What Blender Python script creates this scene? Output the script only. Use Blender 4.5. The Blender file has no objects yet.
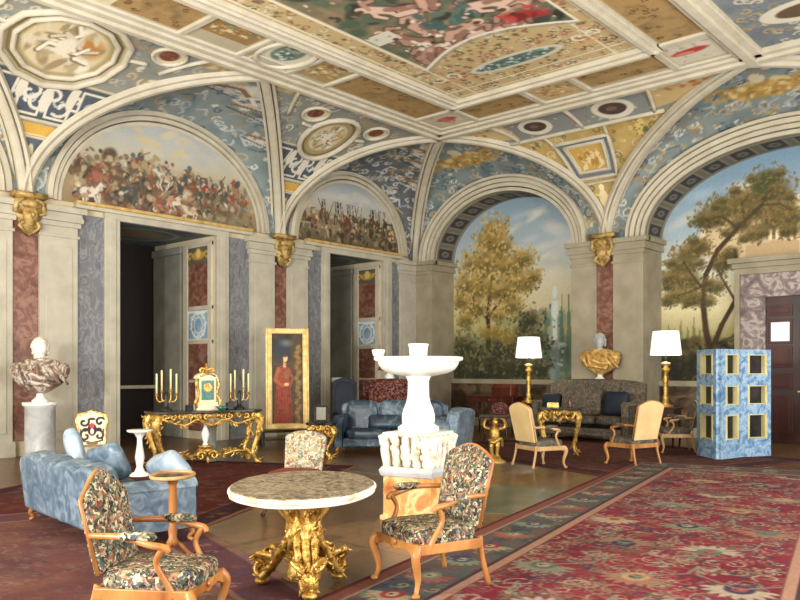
import bpy, math, random
import numpy as np
from mathutils import Matrix, Vector
C = bpy.context.scene.collection
PI = math.pi
R = math.radians
# ------------------------------------------------------------------ mesh builder
class MB:
    def __init__(s):
        s.v = []; s.f = []; s.T = Matrix.Identity(4)
    def add(s, vs, fs):
        b = len(s.v); T = s.T
        s.v += [tuple(T @ Vector(p)) for p in vs]
        s.f += [tuple(b + i for i in f) for f in fs]
        return s
    def box(s, x0, x1, y0, y1, z0, z1, tx=1.0, ty=1.0):
        cx, cy = (x0+x1)/2, (y0+y1)/2; hx, hy = (x1-x0)/2, (y1-y0)/2
        vs = [(cx+a*hx, cy+b*hy, z0) for a, b in ((-1,-1),(1,-1),(1,1),(-1,1))]
        vs += [(cx+a*hx*tx, cy+b*hy*ty, z1) for a, b in ((-1,-1),(1,-1),(1,1),(-1,1))]
        return s.add(vs, [(3,2,1,0),(4,5,6,7),(0,1,5,4),(1,2,6,5),(2,3,7,6),(3,0,4,7)])
    def lathe(s, prof, n=24, c=(0,0,0), lobes=0, amp=0.0, ang0=0):
        vs = []; fs = []
        for r, z in prof:
            for k in range(n):
                a = 2*PI*k/n + ang0; q = r*(1+amp*abs(math.cos(lobes*a/2))) if lobes else r
                vs.append((c[0]+q*math.cos(a), c[1]+q*math.sin(a), c[2]+z))
        m = len(prof)
        for i in range(m-1):
            for k in range(n):
                fs.append((i*n+k, i*n+(k+1) % n, (i+1)*n+(k+1) % n, (i+1)*n+k))
        fs.append(tuple(range(n-1, -1, -1))); fs.append(tuple((m-1)*n+k for k in range(n)))
        return s.add(vs, fs)
    def tube(s, pts, r, n=8, closed=False, flat=1.0, ref=None):
        pts = [Vector(p) for p in pts]; m = len(pts)
        rs = r if isinstance(r, (list, tuple)) else [r]*m
        if len(rs) != m: rs = [np.interp(i/(m-1), np.linspace(0,1,len(rs)), rs) for i in range(m)]
        vs = []; fs = []; u = None
        for i, p in enumerate(pts):
            a = pts[(i-1) % m] if closed else pts[max(i-1, 0)]
            b = pts[(i+1) % m] if closed else pts[min(i+1, m-1)]
            t = (b-a); t = t.normalized() if t.length > 1e-9 else Vector((0,0,1))
            if ref is not None: u = Vector(ref)
            elif u is None: u = Vector((0,0,1)) if abs(t.z) < .9 else Vector((1,0,0))
            u = u - t*u.dot(t)
            u = u.normalized() if u.length > 1e-6 else t.orthogonal().normalized()
            w = t.cross(u)
            for k in range(n):
                q = 2*PI*k/n
                vs.append(p + (u*math.cos(q)*flat + w*math.sin(q))*float(rs[i]))
        e = m if closed else m-1
        for i in range(e):
            j = (i+1) % m
            for k in range(n):
                fs.append((i*n+k, i*n+(k+1) % n, j*n+(k+1) % n, j*n+k))
        if not closed:
            fs.append(tuple(range(n-1, -1, -1))); fs.append(tuple((m-1)*n+k for k in range(n)))
        return s.add(vs, fs)
    def ell(s, c, r, n=12, e=1.0, fn=None):
        """ellipsoid; e<1 gives a squarer, cushion like body"""
        if not isinstance(r, (tuple, list)): r = (r, r, r)
        vs = []; fs = []; h = max(6, n//2+2); m = n
        pw = lambda v: math.copysign(abs(v)**e, v)
        for i in range(1, h):
            a = PI*i/h - PI/2
            for k in range(m):
                b = 2*PI*k/m
                p = Vector((pw(math.cos(a))*pw(math.cos(b))*r[0], pw(math.cos(a))*pw(math.sin(b))*r[1], pw(math.sin(a))*r[2]))
                if fn: p = fn(p)
                vs.append((c[0]+p.x, c[1]+p.y, c[2]+p.z))
        bt = Vector((0,0,-r[2])); tp = Vector((0,0,r[2]))
        if fn: bt = fn(bt); tp = fn(tp)
        vs.append((c[0]+bt.x, c[1]+bt.y, c[2]+bt.z)); vs.append((c[0]+tp.x, c[1]+tp.y, c[2]+tp.z))
        L = h-1
        for i in range(L-1):
            for k in range(m):
                fs.append((i*m+k, i*m+(k+1) % m, (i+1)*m+(k+1) % m, (i+1)*m+k))
        for k in range(m):
            fs.append((L*m, (k+1) % m, k)); fs.append((L*m+1, (L-1)*m+k, (L-1)*m+(k+1) % m))
        return s.add(vs, fs)
    def prism(s, poly, y0, y1, axis='y', sc=1.0):
        """poly in the two other axes, extruded along axis; sc shrinks the y1 end"""
        n = len(poly); cx = sum(p[0] for p in poly)/n; cy = sum(p[1] for p in poly)/n
        def P(a, b, d):
            return (a, d, b) if axis == 'y' else ((d, a, b) if axis == 'x' else (a, b, d))
        vs = [P(a, b, y0) for a, b in poly] + [P(cx+(a-cx)*sc, cy+(b-cy)*sc, y1) for a, b in poly]
        fs = [tuple(range(n-1, -1, -1)), tuple(range(n, 2*n))] + [(i, (i+1) % n, n+(i+1) % n, n+i) for i in range(n)]
        return s.add(vs, fs)
    def grid(s, fn, nu, nv):
        vs = [fn(i/nu, j/nv) for j in range(nv+1) for i in range(nu+1)]
        w = nu+1
        return s.add(vs, [(j*w+i, j*w+i+1, (j+1)*w+i+1, (j+1)*w+i) for j in range(nv) for i in range(nu)])
    def sweep(s, prof, path, frames, closed=False):
        """prof: closed 2D loop; frames: (u,w) axes per path point"""
        n = len(prof); m = len(path); vs = []; fs = []
        for p, (u, w) in zip(path, frames):
            for a, b in prof: vs.append(Vector(p) + Vector(u)*a + Vector(w)*b)
        for i in range(m if closed else m-1):
            j = (i+1) % m
            for k in range(n): fs.append((i*n+k, i*n+(k+1) % n, j*n+(k+1) % n, j*n+k))
        if not closed: fs.append(tuple(range(n-1, -1, -1))); fs.append(tuple((m-1)*n+k for k in range(n)))
        return s.add(vs, fs)
    def build(s, name, mat, parent=None, smooth=False, bevel=0.0, sub=0, noise=0.0, seed=0, fixn=True):
        me = bpy.data.meshes.new(name); me.from_pydata(s.v, [], s.f)
        if noise:
            rr = np.random.default_rng(seed)
            for v in me.vertices: v.co += Vector(rr.uniform(-noise, noise, 3))
        me.update()
        if fixn:
            import bmesh
            bm = bmesh.new(); bm.from_mesh(me); bmesh.ops.recalc_face_normals(bm, faces=bm.faces); bm.to_mesh(me); bm.free()
        if smooth: me.polygons.foreach_set('use_smooth', [True]*len(me.polygons))
        me.materials.append(mat)
        o = bpy.data.objects.new(name, me); C.objects.link(o)
        if parent: o.parent = parent
        if bevel:
            b = o.modifiers.new('bevel', 'BEVEL'); b.width = bevel; b.segments = 2; b.limit_method = 'ANGLE'; b.angle_limit = R(40)
        if sub:
            b = o.modifiers.new('sub', 'SUBSURF'); b.levels = sub; b.render_levels = sub
        return o
def TR(x=0, y=0, z=0, rz=0, rx=0, ry=0):
    return Matrix.Translation((x, y, z)) @ Matrix.Rotation(rz, 4, 'Z') @ Matrix.Rotation(ry, 4, 'Y') @ Matrix.Rotation(rx, 4, 'X')
def tag(o, label=None, cat=None, group=None, kind=None):
    if label: o['label'] = label
    if cat: o['category'] = cat
    if group: o['group'] = group
    if kind: o['kind'] = kind
    return o
def thing(name, label, cat, loc=(0,0,0), rz=0, group=None):
    o = bpy.data.objects.new(name, None); C.objects.link(o); o.location = loc; o.rotation_euler = (0,0,rz)
    o.empty_display_size = .1
    return tag(o, label, cat, group)
def copy_tree(o, parent=None):
    c = o.copy(); C.objects.link(c); c.parent = parent
    for ch in [q for q in bpy.data.objects if q.parent == o]: copy_tree(ch, c)
    return c
def place(root, loc, rz, label, group=None, scale=None):
    c = copy_tree(root); c.location = loc; c.rotation_euler = (0,0,rz); c['label'] = label
    if group: c['group'] = group
    if scale: c.scale = scale
    return c
TRIM = [0]
def struct(name, mb, mat, label=None, **k):
    if name == 'trim': TRIM[0] += 1; name = 'trim_%d' % TRIM[0]
    o = mb.build(name, mat, **k); o['kind'] = 'structure'
    if label: o['label'] = label
    return o
# ------------------------------------------------------------------ materials
def lin(c):
    c = [x/255 for x in c[:3]]
    return tuple(x/12.92 if x <= .04045 else ((x+.055)/1.055)**2.4 for x in c)
def newmat(name):
    m = bpy.data.materials.new(name); m.use_nodes = True
    nt = m.node_tree; b = nt.nodes['Principled BSDF']
    return m, nt, b
def nd(nt, t, **k):
    n = nt.nodes.new(t)
    for a, v in k.items():
        if a in n.inputs: n.inputs[a].default_value = v
        else: setattr(n, a, v)
    return n
def ramp(nt, fac, stops, mode='LINEAR'):
    r = nd(nt, 'ShaderNodeValToRGB'); cr = r.color_ramp; cr.interpolation = mode
    while len(cr.elements) < len(stops): cr.elements.new(.5)
    for e, (p, c) in zip(cr.elements, stops): e.position = p; e.color = (*lin(c), 1)
    nt.links.new(fac, r.inputs['Fac']); return r.outputs['Color']
def coords(nt, scale=(1,1,1), kind='Object', rot=(0,0,0)):
    t = nd(nt, 'ShaderNodeTexCoord'); m = nd(nt, 'ShaderNodeMapping'); m.inputs['Scale'].default_value = scale
    m.inputs['Rotation'].default_value = rot
    nt.links.new(t.outputs[kind], m.inputs['Vector']); return m.outputs['Vector']
def bump(nt, b, src, strength=.3, dist=.01):
    n = nd(nt, 'ShaderNodeBump'); n.inputs['Strength'].default_value = strength; n.inputs['Distance'].default_value = dist
    nt.links.new(src, n.inputs['Height']); nt.links.new(n.outputs['Normal'], b.inputs['Normal'])
def noise_mat(name, stops, scale=5, detail=6, rough=.6, metal=0, dist=0, sc=(1,1,1), bmp=0, bscale=40, spec=.4, coat=0, mode='LINEAR', rot=(0,0,0)):
    m, nt, b = newmat(name)
    n = nd(nt, 'ShaderNodeTexNoise', Scale=scale, Detail=detail, Distortion=dist)
    nt.links.new(coords(nt, sc, rot=rot), n.inputs['Vector'])
    nt.links.new(ramp(nt, n.outputs['Fac'], stops, mode), b.inputs['Base Color'])
    b.inputs['Roughness'].default_value = rough; b.inputs['Metallic'].default_value = metal
    b.inputs['Specular IOR Level'].default_value = spec; b.inputs['Coat Weight'].default_value = coat
    if bmp:
        n2 = nd(nt, 'ShaderNodeTexNoise', Scale=bscale, Detail=4); nt.links.new(coords(nt), n2.inputs['Vector'])
        bump(nt, b, n2.outputs['Fac'], bmp, .01)
    return m
def cells_mat(name, cols, scale=30, rough=.9, base=None, dist=.6, bmp=.2):
    """needlework: small patches of many colours"""
    m, nt, b = newmat(name)
    co = coords(nt); n = nd(nt, 'ShaderNodeTexNoise', Scale=scale*.35, Detail=3); nt.links.new(co, n.inputs['Vector'])
    mx = nd(nt, 'ShaderNodeVectorMath', operation='SCALE'); mx.inputs['Scale'].default_value = dist*.25
    nt.links.new(n.outputs['Color'], mx.inputs[0])
    ad = nd(nt, 'ShaderNodeVectorMath', operation='ADD'); nt.links.new(co, ad.inputs[0]); nt.links.new(mx.outputs[0], ad.inputs[1])
    v = nd(nt, 'ShaderNodeTexVoronoi', Scale=scale); nt.links.new(ad.outputs[0], v.inputs['Vector'])
    s = nd(nt, 'ShaderNodeSeparateColor'); nt.links.new(v.outputs['Color'], s.inputs[0])
    k = len(cols); nt.links.new(ramp(nt, s.outputs[0], [(i/k, c) for i, c in enumerate(cols)], 'CONSTANT'), b.inputs['Base Color'])
    b.inputs['Roughness'].default_value = rough; b.inputs['Specular IOR Level'].default_value = .2
    if bmp: bump(nt, b, v.outputs['Distance'], bmp, .01)
    return m
def paint_mat(name, rough=.75, spec=.3, tex=0.10, coat=0):
    """colour comes from the painted vertex attribute, broken up by a fine brush noise"""
    m, nt, b = newmat(name)
    a = nd(nt, 'ShaderNodeAttribute', attribute_name='Paint')
    n = nd(nt, 'ShaderNodeTexNoise', Scale=35, Detail=5); nt.links.new(coords(nt), n.inputs['Vector'])
    mr = nd(nt, 'ShaderNodeMapRange'); mr.inputs['To Min'].default_value = 1-tex*2; mr.inputs['To Max'].default_value = 1+tex*2
    nt.links.new(n.outputs['Fac'], mr.inputs['Value'])
    mx = nd(nt, 'ShaderNodeVectorMath', operation='SCALE'); nt.links.new(a.outputs['Color'], mx.inputs[0]); nt.links.new(mr.outputs[0], mx.inputs['Scale'])
    nt.links.new(mx.outputs[0], b.inputs['Base Color'])
    b.inputs['Roughness'].default_value = rough; b.inputs['Specular IOR Level'].default_value = spec
    b.inputs['Coat Weight'].default_value = coat
    return m
# ------------------------------------------------------------------ painter (works on any set of points X,Y)
class Cv:
    def __init__(s, X, Y, col=(200,190,170), seed=0):
        s.X = np.asarray(X, float); s.Y = np.asarray(Y, float); s.sh = s.X.shape
        s.X = s.X.ravel(); s.Y = s.Y.ravel(); s.c = np.tile(np.array(col, float), (s.X.size, 1)); s.r = np.random.default_rng(seed)
        s.clip = None
    def _mix(s, idx, col, a):
        if s.clip is not None: a = a*s.clip[idx]
        s.c[idx] += (np.array(col, float)-s.c[idx])*a[:, None]
    def noise(s, sx, sy=None, seed=1, oct=3):
        sy = sy or sx; out = np.zeros(s.X.size); amp = 1; tot = 0
        for o in range(oct):
            g = np.random.default_rng(seed+o*17).random((64, 64)); x = s.X/sx*2**o; y = s.Y/sy*2**o
            x0 = np.floor(x).astype(int); y0 = np.floor(y).astype(int); fx = x-x0; fy = y-y0
            fx = fx*fx*(3-2*fx); fy = fy*fy*(3-2*fy)
            a = g[x0 % 64, y0 % 64]; b = g[(x0+1) % 64, y0 % 64]; c = g[x0 % 64, (y0+1) % 64]; d = g[(x0+1) % 64, (y0+1) % 64]
            out += amp*((a*(1-fx)+b*fx)*(1-fy)+(c*(1-fx)+d*fx)*fy); tot += amp; amp *= .5
        return out/tot
    def mottle(s, cols, sx, sy=None, seed=1, a=1.0, mask=None):
        n = s.noise(sx, sy, seed); n = (n-n.min())/(np.ptp(n)+1e-9); k = np.linspace(0, 1, len(cols))
        col = np.stack([np.interp(n, k, [c[i] for c in cols]) for i in range(3)], 1)
        al = np.full(s.X.size, float(a)) if mask is None else mask*a
        if s.clip is not None: al = al*s.clip
        s.c += (col-s.c)*al[:, None]
    def vgrad(s, stops, axis='Y', a=1.0):
        q = s.Y if axis == 'Y' else s.X; ks = [p for p, _ in stops]
        col = np.stack([np.interp(q, ks, [c[i] for _, c in stops]) for i in range(3)], 1); s.c += (col-s.c)*a
    def ell(s, cx, cy, rx, ry, col, a=1.0, soft=.15, rot=0):
        m = max(rx, ry)*1.05; idx = np.nonzero((abs(s.X-cx) < m) & (abs(s.Y-cy) < m))[0]
        if not idx.size: return
        x = s.X[idx]-cx; y = s.Y[idx]-cy; c, q = math.cos(rot), math.sin(rot)
        d = np.sqrt(((x*c+y*q)/rx)**2+((-x*q+y*c)/ry)**2)
        s._mix(idx, col, np.clip((1-d)/max(soft, 1e-3), 0, 1)*a)
    def ring(s, cx, cy, rx, ry, w, col, a=1.0, n=0):
        m = max(rx, ry)+w*2; idx = np.nonzero((abs(s.X-cx) < m) & (abs(s.Y-cy) < m))[0]
        if not idx.size: return
        x = s.X[idx]-cx; y = s.Y[idx]-cy; k = np.ones(idx.size)
        if n:
            t = np.arctan2(y/ry, x/rx); st = 2*PI/n; t = (t % st)-st/2; k = 1/(np.cos(t)/math.cos(st/2))
        d = np.sqrt((x/rx)**2+(y/ry)**2)/k
        s._mix(idx, col, np.clip(1.5-abs(d-1)*min(rx, ry)/(w/2), 0, 1)*a)
    def line(s, pts, w, col, a=1.0, closed=False):
        if closed: pts = list(pts)+[pts[0]]
        for (x0, y0), (x1, y1) in zip(pts[:-1], pts[1:]):
            idx = np.nonzero((s.X > min(x0,x1)-w) & (s.X < max(x0,x1)+w) & (s.Y > min(y0,y1)-w) & (s.Y < max(y0,y1)+w))[0]
            if not idx.size: continue
            dx, dy = x1-x0, y1-y0; L = dx*dx+dy*dy+1e-12
            t = np.clip(((s.X[idx]-x0)*dx+(s.Y[idx]-y0)*dy)/L, 0, 1)
            d = np.hypot(s.X[idx]-x0-t*dx, s.Y[idx]-y0-t*dy)
            s._mix(idx, col, np.clip((w/2-d)/(w*.25)+.5, 0, 1)*a)
    def inside(s, pts):
        n = len(pts); r = np.zeros(s.X.size, bool); j = n-1
        for i in range(n):
            xi, yi = pts[i]; xj, yj = pts[j]
            r ^= ((yi > s.Y) != (yj > s.Y)) & (s.X < (xj-xi)*(s.Y-yi)/((yj-yi) or 1e-9)+xi); j = i
        return r
    def poly(s, pts, col, a=1.0):
        s._mix(np.nonzero(s.inside(pts))[0], col, np.full(int(s.inside(pts).sum()), float(a)))
    def rect(s, x0, x1, y0, y1, col, a=1.0): s.poly([(x0,y0),(x1,y0),(x1,y1),(x0,y1)], col, a)
    def dabs(s, n, x0, x1, y0, y1, cols, r0, r1, a=.9, asp=(.4, 1), test=None, rot=None, soft=.4):
        for _ in range(n):
            x = s.r.uniform(x0, x1); y = s.r.uniform(y0, y1)
            if test and not test(x, y): continue
            r = s.r.uniform(r0, r1); c = cols[s.r.integers(len(cols))]
            s.ell(x, y, r, r*s.r.uniform(*asp), c, a, soft, s.r.uniform(0, PI) if rot is None else rot+s.r.normal(0, .3))
    def curl(s, x, y, r, w, col, turn=1, ph=0, a=1.0, asp=1.0):
        P = [(x+r*(1-t*.8)*math.cos(ph+turn*t*5.5), y+asp*r*(1-t*.8)*math.sin(ph+turn*t*5.5)) for t in np.linspace(0, 1, 12)]
        s.line(P, w, col, a)
    def crowd(s, n, x0, x1, y0, y1, cols, h, a=.9, test=None):
        """little standing figures: torso, head, limbs"""
        P = sorted([(s.r.uniform(x0, x1), s.r.uniform(y0, y1)) for _ in range(n)], key=lambda p: -p[1])
        for x, y in P:
            if test and not test(x, y): continue
            c = cols[s.r.integers(len(cols))]; q = h*s.r.uniform(.7, 1.2); l = s.r.normal(0, .3)
            s.ell(x, y, q*.22, q*.38, c, a, .3, l)
            s.ell(x-l*q*.4, y+q*.45, q*.1, q*.12, (214,176,140), a, .3)
            s.line([(x, y+q*.2), (x+s.r.normal(0, .35)*q, y+s.r.uniform(-.1, .6)*q)], q*.09, c, a)
            s.line([(x, y-q*.2), (x+s.r.normal(0, .25)*q, y-q*.6)], q*.11, cols[s.r.integers(len(cols))], a)
def painted(name, fn_pts, nu, nv, paint, mat, parent=None, keep=None):
    """fn_pts(U,V)->(P[...,3], X, Y); paint(Cv)"""
    U, V = np.meshgrid(np.linspace(0, 1, nu+1), np.linspace(0, 1, nv+1))
    P, X, Y = fn_pts(U, V); P = P.reshape(-1, 3); cv = Cv(X, Y); paint(cv)
    me = bpy.data.meshes.new(name); w = nu+1
    I, J = np.meshgrid(np.arange(nu), np.arange(nv)); q = (J*w+I).ravel()
    F = np.stack([q, q+1, q+w+1, q+w], 1)
    if keep is not None:
        k = keep(X, Y).ravel(); F = F[k[F].all(1)]
    me.vertices.add(len(P)); me.vertices.foreach_set('co', P.ravel())
    me.loops.add(F.size); me.loops.foreach_set('vertex_index', F.ravel().astype(np.int32))
    me.polygons.add(len(F)); me.polygons.foreach_set('loop_start', np.arange(0, F.size, 4, dtype=np.int32))
    me.update(calc_edges=True); me.validate()
    c = np.clip(cv.c, 0, 255)/255; c = np.where(c <= .04045, c/12.92, ((c+.055)/1.055)**2.4)
    at = me.attributes.new('Paint', 'FLOAT_COLOR', 'POINT')
    at.data.foreach_set('color', np.concatenate([c, np.ones((len(c), 1))], 1).ravel())
    me.materials.append(mat); me.polygons.foreach_set('use_smooth', [True]*len(me.polygons))
    o = bpy.data.objects.new(name, me); C.objects.link(o)
    if parent: o.parent = parent
    return o
def flatgrid(x0, x1, y0, y1, f):
    """grid over a rectangle; f(X,Y)->3D arrays"""
    def g(U, V):
        X = x0+(x1-x0)*U; Y = y0+(y1-y0)*V; a = f(X, Y)
        return np.stack([np.broadcast_to(q, X.shape) for q in a], -1).astype(float), X, Y
    return g
# ------------------------------------------------------------------ view geometry (position, heading and lens of the camera)
F_, CX_, HY_, TH = 788.3, 400.0, 369.7, .7243
KX, KY, KZ = 15.86, -18.64, 1.70
def ray(u): q = (u-CX_)/F_; return (-math.sin(TH)+math.cos(TH)*q, math.cos(TH)+math.sin(TH)*q)
def onback(u, v, y=1.0):           # point (x,z) of a wall parallel to the back wall
    d = ray(u); t = (y-KY)/d[1]; return (KX+d[0]*t, KZ-(v-HY_)*t/F_)
def onleft(u, v, x=0.0):           # point (y,z) of a wall parallel to the left wall
    d = ray(u); t = (x-KX)/d[0]; return (KY+d[1]*t, KZ-(v-HY_)*t/F_)
def onflat(u, v, z=0.0):
    t = F_*(KZ-z)/(v-HY_); d = ray(u); return (KX+d[0]*t, KY+d[1]*t)
H, H0, DL, DB = 7.6, 5.0, 3.38, 3.0
XR, YF = 17.6, -22.4               # right and front walls of the room
# ------------------------------------------------------------------ materials of the shell
CREAM = noise_mat('cream_plaster', [(.3,(172,166,148)),(.7,(192,185,165))], 3, rough=.8, bmp=.1)
STONE = noise_mat('warm_grey_stone', [(.3,(142,133,110)),(.7,(164,154,130))], 2.5, rough=.75, bmp=.1)
MOULD = noise_mat('painted_moulding', [(.3,(184,174,150)),(.5,(193,184,161)),(.7,(200,192,171))], 3, rough=.75, bmp=.1)
OCHREM = noise_mat('ochre_gilt_trim', [(.3,(176,138,70)),(.7,(214,184,116))], 6, rough=.6)
BLUEM = noise_mat('blue_grey_veined_marble', [(.30,(96,98,102)),(.46,(120,121,124)),(.50,(144,144,142)),(.54,(116,118,122)),(.8,(102,104,110))], 2.6, 9, rough=.4, dist=2.0, sc=(1,1.6,.8), rot=(R(40),0,0))
REDM = noise_mat('red_brown_marble', [(.3,(88,56,44)),(.5,(124,82,66)),(.62,(150,112,94)),(.75,(100,64,52))], 4, 8, rough=.4, dist=1.5)
DADO = noise_mat('dark_variegated_marble', [(.3,(36,30,24)),(.5,(84,66,50)),(.65,(120,96,72)),(.75,(52,44,36))], 2.5, 8, rough=.35, dist=1.2)
DARKW = noise_mat('dark_walnut', [(.3,(30,14,10)),(.7,(66,30,22))], 3, rough=.35, sc=(1,1,.15))
GILT = noise_mat('gilt_wood', [(.3,(112,78,26)),(.45,(190,148,68)),(.6,(226,190,110)),(.75,(150,108,44))], 16, rough=.36, metal=.7, bmp=.9, bscale=55)
GREYW = noise_mat('grey_plaster', [(.3,(116,116,104)),(.7,(146,144,130))], 2, rough=.85)
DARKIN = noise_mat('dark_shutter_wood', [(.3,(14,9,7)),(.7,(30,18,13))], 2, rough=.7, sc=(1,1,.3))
PLAIN = noise_mat('plain_wall_plaster', [(.3,(196,180,146)),(.7,(214,200,168))], 2, rough=.9)
PAINT = paint_mat('fresco_paint')
# ------------------------------------------------------------------ floor
m, nt, b = newmat('floor_marble')
co = coords(nt); br = nd(nt, 'ShaderNodeTexBrick', Scale=1.0)
br.offset = 0; br.squash = 1
for k, v in (('Color1',(*lin((96,74,50)),1)),('Color2',(*lin((112,90,62)),1)),('Mortar',(*lin((60,46,32)),1)),('Mortar Size',.012),('Brick Width',1.2),('Row Height',1.2)): br.inputs[k].default_value = v
nt.links.new(co, br.inputs['Vector'])
n = nd(nt, 'ShaderNodeTexNoise', Scale=3, Detail=8, Distortion=1.5); nt.links.new(co, n.inputs['Vector'])
mx = nd(nt, 'ShaderNodeMix', data_type='RGBA', blend_type='MULTIPLY'); mx.inputs[0].default_value = .8
nt.links.new(br.outputs['Color'], mx.inputs[6]); nt.links.new(ramp(nt, n.outputs['Fac'], [(.3,(150,130,110)),(.5,(255,240,220)),(.7,(170,160,130))]), mx.inputs[7])
nt.links.new(mx.outputs[2], b.inputs['Base Color']); b.inputs['Roughness'].default_value = .3
FLOOR = m
mb = MB(); mb.box(-2.8, XR, YF, 1.0, -.12, 0); struct('floor', mb, FLOOR, 'brown marble tiled floor')
INL = noise_mat('green_grey_marble', [(.3,(70,74,62)),(.7,(98,102,86))], 3, rough=.3)
mb = MB(); mb.lathe([(1.15,0),(1.15,.004)], 48, (10.0,-9.9,0)); struct('trim', mb, INL, 'round green grey marble inlay of the floor')
mb = MB(); mb.box(7.7, 7.85, -16, -6.6, 0, .004); mb.box(3.0, 7.7, -9.3, -9.15, 0, .004); struct('trim', mb, INL, 'green grey marble band of the floor')
# ------------------------------------------------------------------ walls
mb = MB()
for y0, y1 in ((YF,-9.91),(-7.41,-3.70),(-1.52,1.2)): mb.box(-2.8, 0, y0, y1, 0, 4.93)
mb.box(-2.8, 0, YF, 1.2, 4.93, H)
struct('wall_left', mb, PLAIN)
mb = MB()
A1 = (3.12, 2.37, 1.75); A2 = (10.70, 3.23, 1.86)       # arches of the back wall: centre, half width, rise
def arch_block(mb, c, w, rise, x0, x1, y0, y1, n=36):
    """wall above the impost with an elliptical opening"""
    P = [(c+w*math.cos(PI*k/n), H0+rise*math.sin(PI*k/n)) for k in range(n+1)]
    T = [(x1 if k == 0 else x0 if k == n else c+(x1-c)*math.cos(PI*k/n)*1.0, H) for k in range(n+1)]
    vs = []; fs = []
    for (a, b), (c_, d) in zip(P, T): vs += [(a,y0,b),(c_,y0,d),(a,y1,b),(c_,y1,d)]
    for k in range(n):
        i = 4*k; j = i+4
        fs += [(i,i+1,j+1,j),(i+2,j+2,j+3,i+3),(i,j,j+2,i+2)]
    mb.add(vs, fs)
    mb.add([(x0,y0,H0),(c-w,y0,H0),(x0,y0,H)], [(0,1,2)]); mb.add([(x1,y0,H0),(c+w,y0,H0),(x1,y0,H)], [(0,2,1)])
for x0, x1 in ((0,.75),(5.49,7.47),(13.93,XR)): mb.box(x0, x1, 0, 1.0, 0, H0)
arch_block(mb, *A1, 0, 6.45, 0, 1.0); arch_block(mb, *A2, 6.45, XR, 0, 1.0)
mb.box(-.0, XR, 1.0, 1.25, 0, H)
struct('wall_back', mb, STONE)
# right and front walls, out of view, with tall windows added to light the room
GLOW, nt, b = newmat('glowing_window_panel'); b.inputs['Emission Color'].default_value = (*lin((255,250,238)),1); b.inputs['Emission Strength'].default_value = 1.2  # emission in place of daylight, for the added unseen windows
wy = [-4.5,-9.5,-14.5]; wx = [4.5,9.5,14.2]
mb = MB(); e = [0.0]; 
ys = [YF] + sum([[y-1.1, y+1.1] for y in sorted(wy)], []) + [1.25]
for i in range(0, len(ys), 2): mb.box(XR, XR+.5, ys[i], ys[i+1], 0, 4.4)
mb.box(XR, XR+.5, YF, 1.25, 4.4, H)
for y in wy: mb.box(XR, XR+.5, y-1.1, y+1.1, 0, .6)
struct('wall_right', mb, PLAIN)
mb = MB(); xs = [-2.8] + sum([[x-1.1, x+1.1] for x in wx], []) + [XR+.5]
for i in range(0, len(xs), 2): mb.box(xs[i], xs[i+1], YF-.5, YF, 0, 4.4)
mb.box(-2.8, XR+.5, YF-.5, YF, 4.4, H)
for x in wx: mb.box(x-1.1, x+1.1, YF-.5, YF, 0, .6)
struct('wall_front', mb, PLAIN)
k = 0
for y in wy:
    k += 1; mb = MB(); mb.box(XR+.32, XR+.36, y-1.1, y+1.1, .6, 4.4); o = struct('window_%d' % k, mb, GLOW)
    mb = MB(); mb.box(XR+.24,XR+.31,y-.04,y+.04,.6,4.4)
    for z in (.64,1.9,3.2,4.36): mb.box(XR+.24,XR+.31,y-1.1,y+1.1,z-.04,z+.04)
    mb.build('glazing_bars', CREAM, o)
for x in wx:
    k += 1; mb = MB(); mb.box(x-1.1, x+1.1, YF-.36, YF-.32, .6, 4.4); o = struct('window_%d' % k, mb, GLOW)
    mb = MB(); mb.box(x-.04,x+.04,YF-.31,YF-.24,.6,4.4)
    for z in (.64,1.9,3.2,4.36): mb.box(x-1.1,x+1.1,YF-.31,YF-.24,z-.04,z+.04)
    mb.build('glazing_bars', CREAM, o)
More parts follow.
